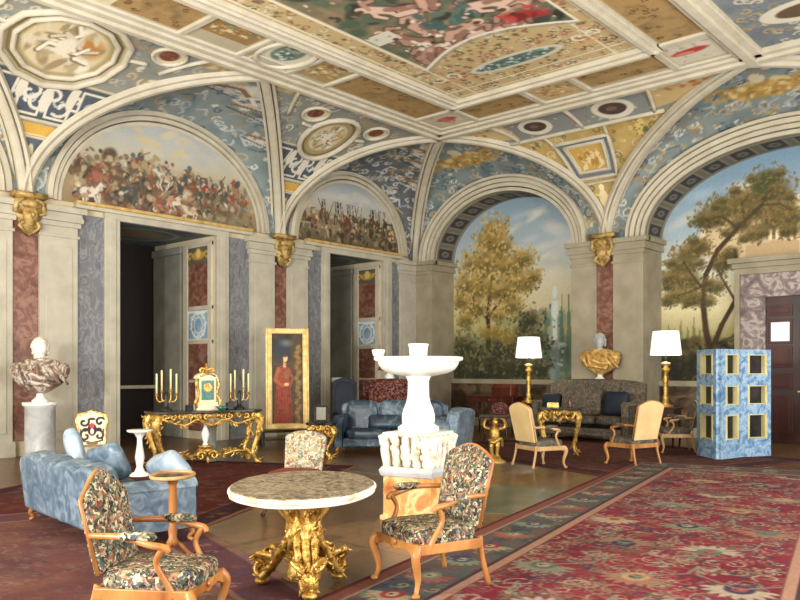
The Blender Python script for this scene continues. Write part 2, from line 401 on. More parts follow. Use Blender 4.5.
# ------------------------------------------------------------------ left wall: deep window bays
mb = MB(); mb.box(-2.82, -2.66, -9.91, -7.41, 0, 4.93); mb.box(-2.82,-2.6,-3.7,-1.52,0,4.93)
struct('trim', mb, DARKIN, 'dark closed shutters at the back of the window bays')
mb = MB(); mb.box(-2.66,-2.45,-9.91,-7.41,1.22,1.30); struct('trim', mb, CREAM, 'pale sill of the near window bay')
for y1, deep in ((-7.41, -1.30), (-1.52, -1.15)):
    mb = MB(); mb.box(-2.6, deep-.05, y1-.09, y1, 0, 4.6); mb.box(-2.62, deep, y1-.13, y1, 4.6, 4.78); struct('trim', mb, GREYW, 'grey pier inside the window bay', bevel=.02)
    mb = MB()
    for a, b in ((deep+.05, deep+.22), (-.22, -.06)): mb.box(a, b, y1-.07, y1, 0, 4.8)
    for z in (2.33, 3.16, 4.7): mb.box(deep+.05, -.06, y1-.06, y1, z, z+.1)
    for z in (1.38, ): mb.box(deep+.05, -.06, y1-.06, y1, z, z+.07)
    struct('trim', mb, MOULD, 'cream panel frames of the window bay reveal', bevel=.01)
    mb = MB(); mb.box(deep+.22, -.22, y1-.03, y1, 3.24, 4.3); mb.box(deep+.22, -.22, y1-.03, y1, .2, 1.38); mb.box(deep+.22,-.22,y1-.03,y1,1.45,2.33); struct('trim', mb, REDM, 'red marble panels of the window bay reveal')
    c = (deep-.0)/2
    def pt(cv):
        cv.c[:] = (120,150,176); cv.mottle([(96,128,160),(168,188,200)], .3, seed=4)
        cv.ring(c, 2.79, .3, .3, .05, (220,228,224)); cv.ring(c, 2.79, .17, .2, .04, (214,220,214))
        cv.line([(c-.45,2.43),(c+.45,2.43),(c+.45,3.12),(c-.45,3.12)], .05, (226,226,214), closed=True)
        for a in range(8): cv.curl(c+.3*math.cos(a*.785), 2.79+.3*math.sin(a*.785), .09, .025, (230,232,222), 1, a)
    o = painted('trim_90', flatgrid(deep+.22, -.22, 2.43, 3.16, lambda X, Y: (X, y1-.035+0*X, Y)), 30, 26, pt, PAINT); o['kind'] = 'structure'; TRIM[0] += 1; o.name = 'trim_%d' % TRIM[0]
    def pt(cv):
        cv.c[:] = (96,92,76); cv.ell(c, 4.5, .32, .13, (196,150,60), .9, .3); cv.ell(c, 4.55, .12, .14, (224,190,110), 1, .3)
        cv.curl(c-.35, 4.48, .12, .05, (206,164,74)); cv.curl(c+.35, 4.48, -.12, .05, (206,164,74), -1)
    o = painted('trim_91', flatgrid(deep+.22, -.22, 4.3, 4.7, lambda X, Y: (X, y1-.035+0*X, Y)), 30, 16, pt, PAINT); o['kind'] = 'structure'; TRIM[0] += 1; o.name = 'trim_%d' % TRIM[0]
def bayceil(y0, y1):
    def pt(cv):
        cv.mottle([(66,78,92),(110,120,124),(84,98,110)], .6, seed=9); 
        cv.line([(-2.6,y0+.12),(-.1,y0+.12),(-.1,y1-.12),(-2.6,y1-.12)], .1, (120,116,98), closed=True)
        cv.ell(-1.3,(y0+y1)/2,.6,.7,(140,120,84),.7); cv.ring(-1.3,(y0+y1)/2,.8,.9,.08,(160,156,140))
    o = painted('trim', flatgrid(-2.66, 0, y0, y1, lambda X, Y: (X, Y, 4.925+0*X)), 40, 40, pt, PAINT); o['kind'] = 'structure'; TRIM[0] += 1; o.name = 'trim_%d' % TRIM[0]
bayceil(-9.91,-7.41); bayceil(-3.7,-1.52)
mb = MB()
for a, b in ((-10.87,-10.26),(-7.07,-6.43),(-4.54,-4.0),(-1.16,-.8),(-16.9,-16.2)): mb.box(0, .035, a, b, 0, 4.93)
struct('trim', mb, BLUEM, 'blue grey veined marble panels beside the window bays')
mb = MB()
for a, b in ((-10.26,-9.91),(-7.41,-7.07),(-4.0,-3.7),(-1.52,-1.16)):
    mb.box(-.02, .09, a, b, 0, 4.93); mb.box(0, .12, a+(b-a)*.3, a+(b-a)*.7, 0, 4.93)
for a, b in ((-10.26,-7.07),(-4.0,-1.16)): mb.box(-.02, .10, a, b, 4.90, 5.04)
struct('trim', mb, CREAM, 'cream stone architraves of the window bays', bevel=.01)
mb = MB()
for a, b in ((-10.9,-6.4),(-4.6,-.75)): mb.box(0, .14, a, b, 5.04, 5.12)
struct('trim', mb, MOULD, 'cornice under the lunettes', bevel=.01)
mb = MB()
for a, b in ((-10.9,-6.4),(-4.6,-.75)): mb.box(0, .18, a, b, 5.12, 5.19)
struct('trim', mb, OCHREM, 'gilt fillet under the lunettes', bevel=.01)
def capital(mb, a0, a1, wall, z=H0, d=.12):
    for k, (dz0, dz1, o) in enumerate(((-.62,-.56,.03),(-.40,-.30,.05),(-.30,-.20,.09),(-.20,-.12,.07),(-.12,0,.14))):
        if wall == 'L': mb.box(0, d+o, a0-o, a1+o, z+dz0, z+dz1)
        else: mb.box(a0-o, a1+o, -d-o, 0, z+dz0, z+dz1)
for a, b in ((-13.0,-12.17),(-11.65,-10.87),(-6.43,-5.67),(-5.24,-4.54),(-.8,0)):
    mb = MB(); mb.box(0, .12, a, b, 0, H0); mb.box(0,.16,a-.04,b+.04,0,.3); mb.box(.1,.135,a+.12,b-.12,.45,4.2); capital(mb, a, b, 'L')
    struct('trim', mb, CREAM, 'pilaster of the left wall', bevel=.008)
for a, b in ((0.02,.75),(5.49,6.2),(6.67,7.47),(13.93,14.7)):
    mb = MB(); mb.box(a, b, -.12, 0, 0, H0); mb.box(a-.03,b+.03,-.16,0,0,.3); capital(mb, a, b, 'B')
    struct('trim', mb, STONE, 'pilaster of the back wall', bevel=.008)
mb = MB()                                                # imposts returning into the two arches
for x, s in ((.75,1),(5.49,-1),(7.47,1),(13.93,-1)):
    for z0, z1, o in ((-.30,-.20,.08),(-.20,-.12,.06),(-.12,0,.14)):
        mb.box(min(x, x+s*o), max(x, x+s*o), -.1, 1.0, H0+z0, H0+z1)
struct('trim', mb, STONE, 'impost mouldings inside the arches', bevel=.008)
mb = MB()
for a, b in ((-12.17,-11.65),(-5.67,-5.24)): mb.box(0,.05,a,b,.3,H0)
struct('trim', mb, REDM, 'red marble strips between the left pilasters')
mb = MB(); mb.box(6.2,6.67,-.05,0,.3,H0); struct('trim', mb, REDM, 'red marble strip of the back pier')
# gilt masks at the feet of the ceiling
MASKG = noise_mat('dull_gilt_stucco', [(.3,(120,92,44)),(.5,(176,144,84)),(.7,(204,178,118))], 9, rough=.5, metal=.25, bmp=.5)
def mask(loc, rz):
    mb = MB(); mb.T = TR(*loc, rz=rz)
    mb.prism([(-.26,.34),(.26,.34),(.24,.0),(.12,-.3),(0,-.4),(-.12,-.3),(-.24,0)], -.12, 0, 'y', 1.0)
    mb.ell((0,-.14,.0),(.15,.12,.22),12); mb.ell((0,-.26,-.01),(.035,.05,.06),8); mb.ell((0,-.2,.2),(.2,.1,.09),10)
    for s in (-1,1):
        mb.ell((s*.07,-.23,.05),(.045,.04,.025),8)
        mb.tube([(s*.1,-.14,.3),(s*.26,-.14,.24),(s*.28,-.12,.05),(s*.18,-.14,.02)], [.05,.06,.05,.03], 8)
        mb.tube([(s*.12,-.14,-.12),(s*.2,-.12,-.22),(s*.06,-.12,-.34)], [.05,.04,.02], 8)
    mb.box(-.33,.33,-.2,0,.34,.44)
    struct('trim', mb, MASKG, 'gilt mask corbel at the foot of the vault', smooth=True)
mask((.12,-5.45,4.72), PI/2); mask((.12,-11.9,4.72), PI/2); mask((6.435,-.12,4.72), 0)
# niches: dado and rail
for x0, x1 in ((.75,5.49),(7.47,9.45)):
    mb = MB(); mb.box(x0,x1,.86,1.0,.25,1.28); struct('trim', mb, DADO, 'dark marble dado inside the arch')
    mb = MB(); mb.box(x0,x1,.80,1.0,1.28,1.42); mb.box(x0,x1,.82,1.0,0,.25); struct('trim', mb, STONE, 'pale rail and base of the dado inside the arch', bevel=.01)
# ------------------------------------------------------------------ arch mouldings and vault
def archivolt(mb, wall, c, w, rise, prof, z0=H0, n=48):
    path = []; fr = []
    for k in range(n+1):
        a = PI*k/n; path.append((math.cos(a), math.sin(a)))
    vs = []; fs = []; m = len(prof)
    for ca, sa in path:
        for rho, d in prof:
            al = c+(w+rho)*ca; z = z0+(rise+rho)*sa
            vs.append((d, al, z) if wall == 'L' else (al, -d, z))
    for i in range(n):
        for k in range(m): fs.append((i*m+k, i*m+(k+1) % m, (i+1)*m+(k+1) % m, (i+1)*m+k))
    fs.append(tuple(range(m-1,-1,-1))); fs.append(tuple(n*m+k for k in range(m)))
    mb.add(vs, fs)
PROF = [(0,-.02),(0,.07),(.09,.07),(.09,.0),(.12,.0),(.12,.11),(.21,.11),(.21,.03),(.24,.03),(.24,.15),(.33,.18),(.33,.09),(.36,.09),(.36,.22),(.43,.22),(.46,.16),(.46,-.02)]
for A in (A1, A2):
    mb = MB(); archivolt(mb, 'B', *A, PROF); struct('trim', mb, MOULD, 'stepped moulding of the painted arch')
PL = [(0,-.02),(0,.05),(.08,.05),(.08,.0),(.11,.0),(.11,.10),(.19,.10),(.19,.03),(.22,.03),(.22,.15),(.32,.13),(.32,-.02)]
L1 = (-8.68, 2.5, 2.02); L2 = (-2.82, 2.0, 1.80)
for L, m_ in ((L1, MOULD), (L2, MOULD), ((-15.0,2.5,2.02), MOULD)):
    mb = MB(); archivolt(mb, 'L', *L, PL, z0=5.15); struct('trim', mb, m_, 'moulding around the battle lunette')
CORB_L = [-18.3,-11.9,-5.45,0.0]; APX_L = [-15.0,-8.63,-3.0]; CORB_B = [0.0,6.45,15.2]; APX_B = [3.38,10.85]
def groin(wall, c, apex, th):
    t = 1-math.cos(th); z = H0+(H-H0)*math.sin(th); D = DL if wall == 'L' else DB
    a = c+(apex-c)*t
    return (D*t, a, z) if wall == 'L' else (a, -D*t, z)
def rib(wall, c, apex):
    pts = [groin(wall, c, apex, (PI/2)*k/24) for k in range(25)]
    D = DL if wall == 'L' else DB
    d = Vector((D, apex-c, 0)) if wall == 'L' else Vector((apex-c, -D, 0))
    pr = Vector((-d.y, d.x, 0)).normalized()
    PR = [(-.18,-.05),(-.18,.06),(-.12,.07),(-.12,.0),(-.09,.0),(-.09,.10),(-.05,.13),(.05,.13),(.09,.10),(.09,.0),(.12,.0),(.12,.07),(.18,.06),(.18,-.05)]
    fr = []
    for k in range(25):
        tg = (Vector(pts[min(k+1,24)])-Vector(pts[max(k-1,0)])).normalized(); w_ = tg.cross(pr)
        inn = Vector((1,0,-.6)) if wall == 'L' else Vector((0,-1,-.6))
        if w_.dot(inn) < 0: w_ = -w_
        fr.append((pr, w_))
    mb = MB(); mb.sweep(PR, pts, fr)
    struct('trim', mb, MOULD, 'rib of the vault')
pairsL = [(-18.3,-15.0),(-11.9,-15.0),(-11.9,-8.63),(-5.45,-8.63),(-5.45,-3.0),(0,-3.0)]
for c, a in pairsL: rib('L', c, a)
for c, a in ((6.45,3.38),(6.45,10.85),(15.2,10.85)): rib('B', c, a)
def web_paint(seed, golden=False):
    def pt(cv):
        dark = seed == 12
        cv.mottle([(78,82,88),(104,106,106),(68,74,82)] if dark else [(104,120,124),(132,142,138),(96,112,118)], .5, seed=seed)
        r = np.random.default_rng(seed)
        x0, x1, y0, y1 = cv.X.min(), cv.X.max(), cv.Y.min(), cv.Y.max(); area = (x1-x0)*(y1-y0)
        for _ in range(int(area*(14 if seed == 11 else 26))):
            x = r.uniform(x0,x1); y = r.uniform(y0,y1); l = r.uniform(.08,.26); a = r.uniform(0,PI)
            col = [(206,202,186),(186,186,176),(160,166,168),(150,126,84),(84,92,104),(176,160,120)][r.integers(6)]
            if r.random() < .6: cv.curl(x, y, l*.7, .04, col, r.choice([-1,1]), a)
            else: cv.line([(x,y),(x+l*math.cos(a),y+l*math.sin(a)),(x+l*1.5*math.cos(a+.7),y+l*1.5*math.sin(a+.7))], .045, col, .85)
        cx = (x0+x1)/2
        if golden:
            xc, yc = golden
            cv.ell(xc, yc, 1.05, .34, (166,130,66), .95, .4); cv.dabs(60, xc-.9, xc+.9, yc-.25, yc+.27, [(196,160,88),(140,104,50),(212,192,134)], .05,.12)
            cv.ell(xc, yc+.38, .15, .18, (204,192,166)); cv.curl(xc-.9,yc,.34,.08,(184,146,80)); cv.curl(xc+.9,yc,.34,.08,(184,146,80),-1,PI)
        else:
            WH = [(214,208,190),(196,194,182),(178,180,176)]
            for sx in (-.5,.15,.42,.68):
                X = cx+sx*(x1-x0)*.5; Y = y0+(y1-y0)*(.86-.55*sx*sx)
                cv.ell(X,Y,.5,.2,(70,80,92),.6,.5,-sx)
                for k in range(10):
                    a = r.uniform(0,PI); xx = X+r.uniform(-.36,.36); yy = Y+r.uniform(-.22,.22); cv.ell(xx,yy,.2,.08,WH[k % 3],.95,.35,a); cv.line([(xx,yy),(xx+.28*math.cos(a+1),yy+.28*math.sin(a+1)),(xx+.4*math.cos(a),yy+.4*math.sin(a))],.06,WH[(k+1) % 3])
                cv.ell(X-.2,Y+.22,.08,.09,(206,180,146)); cv.line([(X-.5,Y-.1),(X,Y+.05),(X+.5,Y-.2)], .08, (140,104,62)); cv.line([(X-.55,Y-.22),(X+.55,Y-.3)], .03, (70,74,82))
    return pt
def web(wall, c0, c1, apex, c, w, rise, z0, ofs, seed, golden=False):
    """surface between the arch on the wall and the two groins"""
    def g(U, V):
        phi = PI*U
        X = c-(w+ofs)*np.cos(phi); Z = z0+(rise+ofs)*np.sin(phi)
        th = np.where(phi <= PI/2, phi, PI-phi); cc = np.where(phi <= PI/2, c0, c1)
        t = 1-np.cos(th); D = DL if wall == 'L' else DB
        GA = cc+(apex-cc)*t; GZ = H0+(H-H0)*np.sin(th); GD = D*t
        A = X+(GA-X)*V; Zz = Z+(GZ-Z)*V + .25*np.sin(PI*V)*np.sin(phi); Dd = .02+(GD-.02)*V
        P = np.stack([Dd, A, Zz], -1) if wall == 'L' else np.stack([A, -Dd, Zz], -1)
        return P, A, Zz+Dd*.6
    o = painted('trim', g, 210, 70, web_paint(seed, golden), PAINT); o['kind'] = 'structure'; TRIM[0] += 1; o.name = 'trim_%d' % TRIM[0]; o['label'] = 'painted web of the vault over an arch'
web('L', -11.9,-5.45,-8.63, *L1, 5.15,.3, 11); web('L', -5.45,0,-3.0, *L2, 5.15,.3, 12); web('L',-18.3,-11.9,-15.0,-15.0,2.5,2.02,5.15,.3,13)
web('B', 0,6.45,3.38, *A1, H0,.42, 14, (2.7,8.15)); web('B', 6.45,15.2,10.85, *A2, H0,.42, 15, (10.6,8.3))
# pendentives; painted in (A = metres along the wall, T = degrees up the curve)
def pend(wall, c, al, ar, paint, nu=170, nv=180):
    def g(U, V):
        th = R(2)+(PI/2-R(2))*V; t = 1-np.cos(th); s = U*2-1
        half = np.where(s > 0, ar-c, c-al)
        A = c+s*half*t; Z = H0+(H-H0)*np.sin(th); D = (DL if wall == 'L' else DB)*t
        P = np.stack([D, A, Z], -1) if wall == 'L' else np.stack([A, -D, Z], -1)
        return P, A, np.degrees(th)/20.0          # 20 degrees ~ 1 m, keeps strokes even
    o = painted('trim', g, nu, nv, paint, PAINT); o['kind'] = 'structure'; TRIM[0] += 1; o.name = 'trim_%d' % TRIM[0]; o['label'] = 'painted pendentive of the vault'
def pend_pt(wall, c, al, ar, A, T, off=.0):
    th = R(T); t = 1-math.cos(th); D = (DL if wall == 'L' else DB)*t; z = H0+(H-H0)*math.sin(th)
    D += off*math.sin(th)*.6; z -= off*math.sin(th)
    D += off*math.cos(th)
    return Vector((D, A, z)) if wall == 'L' else Vector((A, -D, z))
def panel_frame(wall, c, al, ar, pts, w=.05, closed=True, mat=None, seg=6):
    """raised stucco frame following the curved surface through (A,T) corners"""
    P = []
    n = len(pts)
    for i in range(n if closed else n-1):
        a, b = pts[i], pts[(i+1) % n]
        for k in range(seg): P.append(pend_pt(wall, c, al, ar, a[0]+(b[0]-a[0])*k/seg, a[1]+(b[1]-a[1])*k/seg, .02))
    if not closed: P.append(pend_pt(wall, c, al, ar, *pts[-1], .02))
    mb = MB(); mb.tube(P, w, 6, closed=closed); return mb
W_ = (214,208,190); GB = (118,130,140)
def ornaments(cv, n, cols, r0=.06, r1=.16, w=.035):
    x0,x1,y0,y1 = cv.X.min(),cv.X.max(),cv.Y.min(),cv.Y.max()
    for _ in range(n):
        x = cv.r.uniform(x0,x1); y = cv.r.uniform(y0,y1); c = cols[cv.r.integers(len(cols))]
        cv.curl(x, y, cv.r.uniform(r0,r1), w, c, cv.r.choice([-1,1]), cv.r.uniform(0,6))
def pend_left(c, med, seed, octo):
    mA, mT, rA, rT = med
    def pt(cv):
        cv.mottle([(116,126,122),(142,142,130),(128,132,122)], .5, seed=seed)
        ornaments(cv, 420, [(190,178,148),(160,160,152),(98,106,116),(166,138,96),(206,196,170)])
        k = 20.0
        # lower scroll panel: dark slate with white figures
        cv.poly([(c-1.2,34/k),(c+1.2,34/k),(c+1.6,54/k),(c-1.6,54/k)], (72,80,88), .9)
        for xx in (-.85,-.28,.28,.85):
            cv.line([(c+xx-.2,37/k),(c+xx+.2,37/k),(c+xx+.24,51/k),(c+xx-.24,51/k)], .05, W_, closed=True); cv.curl(c+xx, 44/k, .14, .045, (170,180,182), 1, xx*9)
        cv.line([(c-1.6,54/k),(c+1.6,54/k)], .06, (196,184,152)); cv.line([(c-1.2,34.5/k),(c+1.2,34.5/k)], .05, (196,184,152))
        for i in range(6):
            cv.curl(c-.55+.22*i, (42+4*(i % 2))/k, .2, .06, W_, (-1)**i, i)
        cv.ell(c,44/k,.12,.3,W_); cv.ell(c+.45,47/k,.1,.28,(214,206,186)); cv.ell(c-.5,47/k,.1,.26,(214,206,186))
        cv.poly([(c-1,28/k),(c+1,28/k),(c+1,33.5/k),(c-1,33.5/k)], (206,164,78)); cv.line([(c-1,28.6/k),(c+1,28.6/k)], .04, (232,212,150))
        cv.poly([(c-1,0),(c+1,0),(c+1,27.5/k),(c-1,27.5/k)], (92,102,110)); cv.ell(c, 21/k, .07,.22, (206,196,160)); cv.ell(c-.01,15/k,.09,.12,(196,184,150))
        cv.poly([(c-.3,0),(c+.3,0),(c+.3,13/k),(c-.3,13/k)], (178,158,116))
        # medallion
        n = 12 if octo else 0
        cv.ell(mA, mT/k, rA*1.13, rT*1.13/k, (188,176,146), 1, .05); cv.ell(mA, mT/k, rA, rT/k, (160,146,104), 1, .05); cv.ring(mA,mT/k,rA*.98,rT*.98/k,.06,(120,104,70),n=n)
        cv.ell(mA, mT/k, rA*.78, rT*.78/k, (206,190,152), 1, .1); cv.ell(mA+rA*.3, mT/k+.1, rA*.45, rT*.4/k, (178,116,50) if octo else (190,156,84), .85, .5)
        cv.dabs(40, mA-rA*.6, mA+rA*.6, (mT-rT*.55)/k, (mT+rT*.55)/k, [(224,216,194),(206,196,168),(172,156,122),(150,130,96)], .06*rA/.6, .2*rA/.6, asp=(.25,.6))
        for q in range(9):
            a = -1.2+q*.55; x0_ = mA+rA*.15*math.cos(q); y0_ = mT/k+rT/k*.15*math.sin(q*2)
            P_ = [(x0_,y0_),(x0_+rA*.3*math.cos(a),y0_+rT/k*.3*math.sin(a)),(x0_+rA*.45*math.cos(a+.5),y0_+rT/k*.5*math.sin(a+.5))]
            cv.line(P_, .11*rA, (112,92,64), .8); cv.line([(x+.02,y+.02) for x,y in P_], .075*rA, [(228,220,200),(206,194,168)][q % 2])
        cv.ell(mA, mT/k, .2*rA, .3*rT/k, (222,212,190), 1, .3)
        for s in (-1, 1):                      # small ovals beside the medallion
            x = mA+s*(rA+.42)+ (.25 if octo else 0)*s; y = (mT+12)/k
            cv.ell(x, y, .30, .27, (212,200,172), 1, .08); cv.ell(x, y, .21, .18, (112,66,48), 1, .15); cv.dabs(8,x-.12,x+.12,y-.08,y+.08,[(150,96,70),(84,50,40)],.03,.06)
        for s in (-1, 1): cv.poly([(c+s*2.3,4.5),(c+s*3.3,4.5),(c+s*2.9,4.05),(c+s*2.0,4.2)], (184,164,116)); 
        cv.dabs(30, c-3,c-2,4.1,4.5,[(206,186,140),(160,130,84)],.04,.1); cv.dabs(30, c+2,c+3,4.1,4.5,[(206,186,140),(160,130,84)],.04,.1)
    return pt
pend('L', -5.45, -8.63, -3.0, pend_left(-5.45, (-5.5,64,.58,13), 21, False))
pend('L', -11.9, -15.0, -8.63, pend_left(-11.9, (-12.1,69,.98,17), 22, True))
for c, al, ar, mA, mT, rA, rT, n, mAo in ((-5.45,-8.63,-3.0,-5.5,64,.66,14.8,24,.58), (-11.9,-15.0,-8.63,-12.1,69,1.1,19,12,.98)):
    f = lambda pts, w=.045, cl=True: struct('trim', panel_frame('L', c, al, ar, pts, w, cl), MOULD, 'stucco frame on the pendentive', smooth=True)
    f([(mA+rA*math.cos(2*PI*k/n), mT+rT*math.sin(2*PI*k/n)) for k in range(n)], .065)
    for s in (-1,1):
        xo = mA+s*(mAo+.42)+(.25 if n == 12 else 0)*s; f([(xo+.31*math.cos(q*PI/8), mT+12+5.4*math.sin(q*PI/8)) for q in range(16)], .035)
    if n == 12: f([(mA+rA*.8*math.cos(2*PI*k/n), mT+rT*.8*math.sin(2*PI*k/n)) for k in range(n)], .05)
    f([(mA+rA*.95, mT+3),(mA+rA+.35, mT+4)], .04, False)
    f([(mA-rA*.95, mT+3),(mA-rA-.35, mT+4)], .04, False)
    for s in (-1, 1): f([(c+s*1.6, 70),(c+s*2.15, 88.5)], .04, False)
    f([(c-.55, 35),(c+.55, 35)], .035, False); f([(c-.4, 28),(c+.4, 28)], .035, False)
def pend_back(cv):
    k = 20.0; c = 6.45
    cv.mottle([(168,142,80),(188,162,100),(148,120,62)], .5, seed=31)
    ornaments(cv, 260, [(212,192,136),(128,100,54),(104,112,100),(196,184,150)])
    # top row of grey panels
    cv.poly([(1,68/k),(12,68/k),(12,4.6),(1,4.6)], (132,134,130)); 
    cv.dabs(120, 3.6,10.6, 69/k, 4.5, [(186,176,150),(112,122,130),(168,138,96),(200,196,182)], .04,.1)
    for x, rx in ((5.75,.30),(7.75,.34)):
        cv.ell(x, 77/k, rx*1.45, rx*1.25, (216,208,186), 1, .06); cv.ell(x, 77/k, rx, rx*.78, (76,60,50), 1, .1); cv.ell(x-.02,77/k,rx*.4,rx*.3,(112,90,74))
    cv.poly([(2.4,4.6),(5.0,4.6),(5.1,70/k),(3.0,76/k)], (196,176,128)); cv.poly([(8.6,70/k),(8.7,4.6),(11,4.6),(11,78/k)], (190,164,112))
    cv.dabs(30, 3.8,4.9,79/k,4.5,[(222,206,160),(160,120,70)],.04,.1); cv.dabs(30, 8.8,10.3,78/k,4.5,[(222,206,160),(160,100,60)],.05,.12)
    # centre picture: blue border, white frame, gold scene
    q = [(5.78,60/k),(7.22,60/k),(7.02,36/k),(5.92,36/k)]
    cv.poly(q, (112,118,124)); s = lambda f: [(6.48+(x-6.48)*f, 48/k+(y-48/k)*f) for x, y in q]
    cv.line(q, .05, (198,188,164), closed=True); cv.poly(s(.78), (216,208,184)); cv.poly(s(.62), (196,158,84)); cv.crowd(12, 6.2,6.75,42/k,52/k,[(224,208,160),(206,170,96),(170,124,62)],.3)
    # bottom figure
    cv.ell(6.5, 23/k, .13,.32,(232,216,170)); cv.ell(6.5,30/k,.08,.1,(236,222,180)); cv.curl(6.3,24/k,.14,.05,(226,206,140)); cv.curl(6.7,24/k,.14,.05,(226,206,140),-1)
    for x in (5.2,7.9): cv.crowd(5, x-.2,x+.3,56/k,64/k,[(220,190,110),(130,110,60),(96,104,80)],.35)
pend('B', 6.45, 3.38, 10.85, pend_back, 220, 190)
f = lambda pts, w=.045, cl=True: struct('trim', panel_frame('B', 6.45, 3.38, 10.85, pts, w, cl), MOULD, 'stucco frame on the pendentive', smooth=True)
f([(4.55,67.5),(8.75,67.5)], .05, False); f([(5.05,68),(4.8,88)], .045, False); f([(6.8,68),(6.8,88.5)], .045, False); f([(8.55,68),(8.8,88)], .045, False)
f([(5.78,60),(7.22,60),(7.02,36),(5.92,36)], .05); f([(5.98,57),(7.0,57),(6.87,40),(6.08,40)], .04)
f([(5.78,60),(5.7,67.5)], .04, False); f([(7.22,60),(7.3,67.5)], .04, False); f([(5.95,33),(6.95,33)], .035, False)
# pendentive past the second arch and right hand vault
def pr(cv):
    cv.mottle([(104,120,140),(150,156,156)], .5, seed=44); ornaments(cv, 80, [(206,200,180),(160,130,84),(88,100,120)])
    cv.ell(12.9,4.2,.75,.32,(214,206,184),1,.06); cv.ell(12.9,4.2,.52,.2,(92,72,54),1,.1)
pend('B', 15.2, 10.85, 19.5, pr, 60, 60)
# ------------------------------------------------------------------ flat ceiling, painted
def ceil_paint(cv):
    r = cv.r
    cv.c[:] = (184,172,144)
    BR = [(142,112,68),(166,136,88),(128,102,62)]
    def brown(x0,x1,y0,y1,seed):
        m = cv.inside([(x0,y0),(x1,y0),(x1,y1),(x0,y1)]).astype(float); cv.mottle(BR, .25, seed=seed, mask=m)
        for _ in range(int((x1-x0)*(y1-y0)*22)): cv.curl(r.uniform(x0+.1,x1-.1), r.uniform(y0+.1,y1-.1), .07, .03, [(170,134,78),(92,66,40),(144,120,84)][r.integers(3)], 1, r.uniform(0,6), .7)
    def motif(x0,x1,y0,y1,base,cols,n=40,fig=.3):
        cv.rect(x0,x1,y0,y1,base); cv.dabs(n,x0+.08,x1-.08,y0+.08,y1-.08,cols,.04,.1,asp=(.3,.8)); cv.crowd(n//6,x0+.2,x1-.2,y0+.2,y1-.25,cols,fig)
    GOLD = [(224,208,164),(176,128,74),(206,180,120),(150,96,66),(120,128,96)]
    # left band
    motif(3.9,4.85,-4.42,-3.55,(198,188,162),[(186,120,100),(210,200,176),(168,150,120)],14); cv.ell(4.38,-4.0,.3,.16,(178,74,66),.95,.3); cv.ell(4.3,-3.95,.12,.2,(198,110,96),.9,.3)
    brown(3.9,4.9,-7.35,-4.52,1); motif(3.95,4.95,-8.35,-7.5,(170,146,98),GOLD)
    cv.ell(4.5,-9.0,.66,.5,(212,206,186),1,.05); cv.ell(4.55,-9.0,.42,.3,(108,126,108),1,.1); cv.dabs(30,4.25,4.85,-9.2,-8.8,[(222,222,210),(150,168,150),(74,96,84)],.04,.09)
    motif(4.25,5.25,-10.75,-9.72,(150,122,74),GOLD,60); brown(3.9,5.0,-14.5,-10.95,2)
    # back band
    brown(4.98,6.62,-4.42,-3.58,3); motif(6.8,7.78,-4.42,-3.58,(192,164,112),GOLD); brown(7.95,9.62,-4.55,-3.65,4)
    motif(9.8,10.7,-4.6,-3.62,(206,198,176),[(196,180,150),(170,160,140)],16); cv.ell(10.2,-4.15,.42,.14,(176,60,52),1,.3,-.1); cv.ell(10.1,-4.1,.2,.06,(214,140,120),.9)
    # right band
    brown(9.92,10.78,-9.3,-4.85,5); motif(9.92,10.78,-10.6,-9.4,(176,150,104),GOLD); brown(9.92,10.78,-14.5,-10.8,6)
    # beyond the right rib
    cv.rect(11.25,12.9,-12,-3,(118,130,146)); m = cv.inside([(11.25,-12),(13,-12),(13,-3),(11.25,-3)]).astype(float); cv.mottle([(96,106,114),(132,136,134)], .3, seed=8, mask=m)
    for _ in range(260): cv.curl(r.uniform(11.3,12.9), r.uniform(-9,-3.2), .12, .04, [(196,188,164),(150,136,104),(104,112,120),(176,150,104)][r.integers(4)], 1, r.uniform(0,6))
    cv.ell(12.35,-4.6,.8,.45,(208,200,178),1,.06); cv.ell(12.35,-4.6,.55,.28,(96,74,54),1,.1); cv.ell(12.2,-6.6,.9,.9,(206,198,172),1,.05); cv.ell(12.2,-6.6,.75,.75,(170,130,80),1,.1)
    # patterned border of the great picture
    x0,x1,y1 = 5.42,9.58,-4.95
    cv.rect(x0,x1,-14.5,y1,(190,166,118)); cv.dabs(1500,x0,x1,-11.5,y1,[(206,190,150),(150,100,76),(96,104,80),(190,164,112),(110,92,66),(214,206,182)],.03,.08)
    for _ in range(260): cv.curl(r.uniform(x0,x1), r.uniform(-11.5,y1), .1, .03, [(210,200,170),(104,88,64),(150,104,80)][r.integers(3)], 1, r.uniform(0,6))
    for x in (x0+.06,x0+.52,x1-.06,x1-.45): cv.line([(x,-14.5),(x,y1)],.045,(220,210,180))
    for y in (y1-.06,y1-.38): cv.line([(x0,y),(x1,y)],.045,(220,210,180))
    # broad back border with a long green cartouche between scrolls
    cv.ell(7.55,-5.95,1.05,.30,(206,200,176),1,.05); cv.ell(7.55,-5.95,.92,.2,(88,108,98),1,.1); cv.dabs(60,6.8,8.3,-6.08,-5.82,[(206,214,204),(120,150,140),(60,84,80)],.03,.07)
    for s in (-1,1):
        for k in range(4): cv.curl(7.55+s*(1.25+.16*k), -5.95+.12*(-1)**k, .17, .05, [(214,160,110),(226,216,186)][k % 2], s, k)
    for k in range(9): cv.curl(6.05+.4*k, -6.38, .12, .04, (196,150,120), 1, k)
    # the picture, closed by a shallow arc
    arc = [(5.98+3.3*t, -6.68-.62*math.sin(PI*t)) for t in np.linspace(0,1,15)]
    P = arc + [(9.28,-14.5),(5.98,-14.5)]
    msk = cv.inside(P).astype(float); cv.mottle([(96,92,70),(150,128,96),(84,96,78),(170,150,124)], .5, seed=12, mask=msk); cv.clip = msk
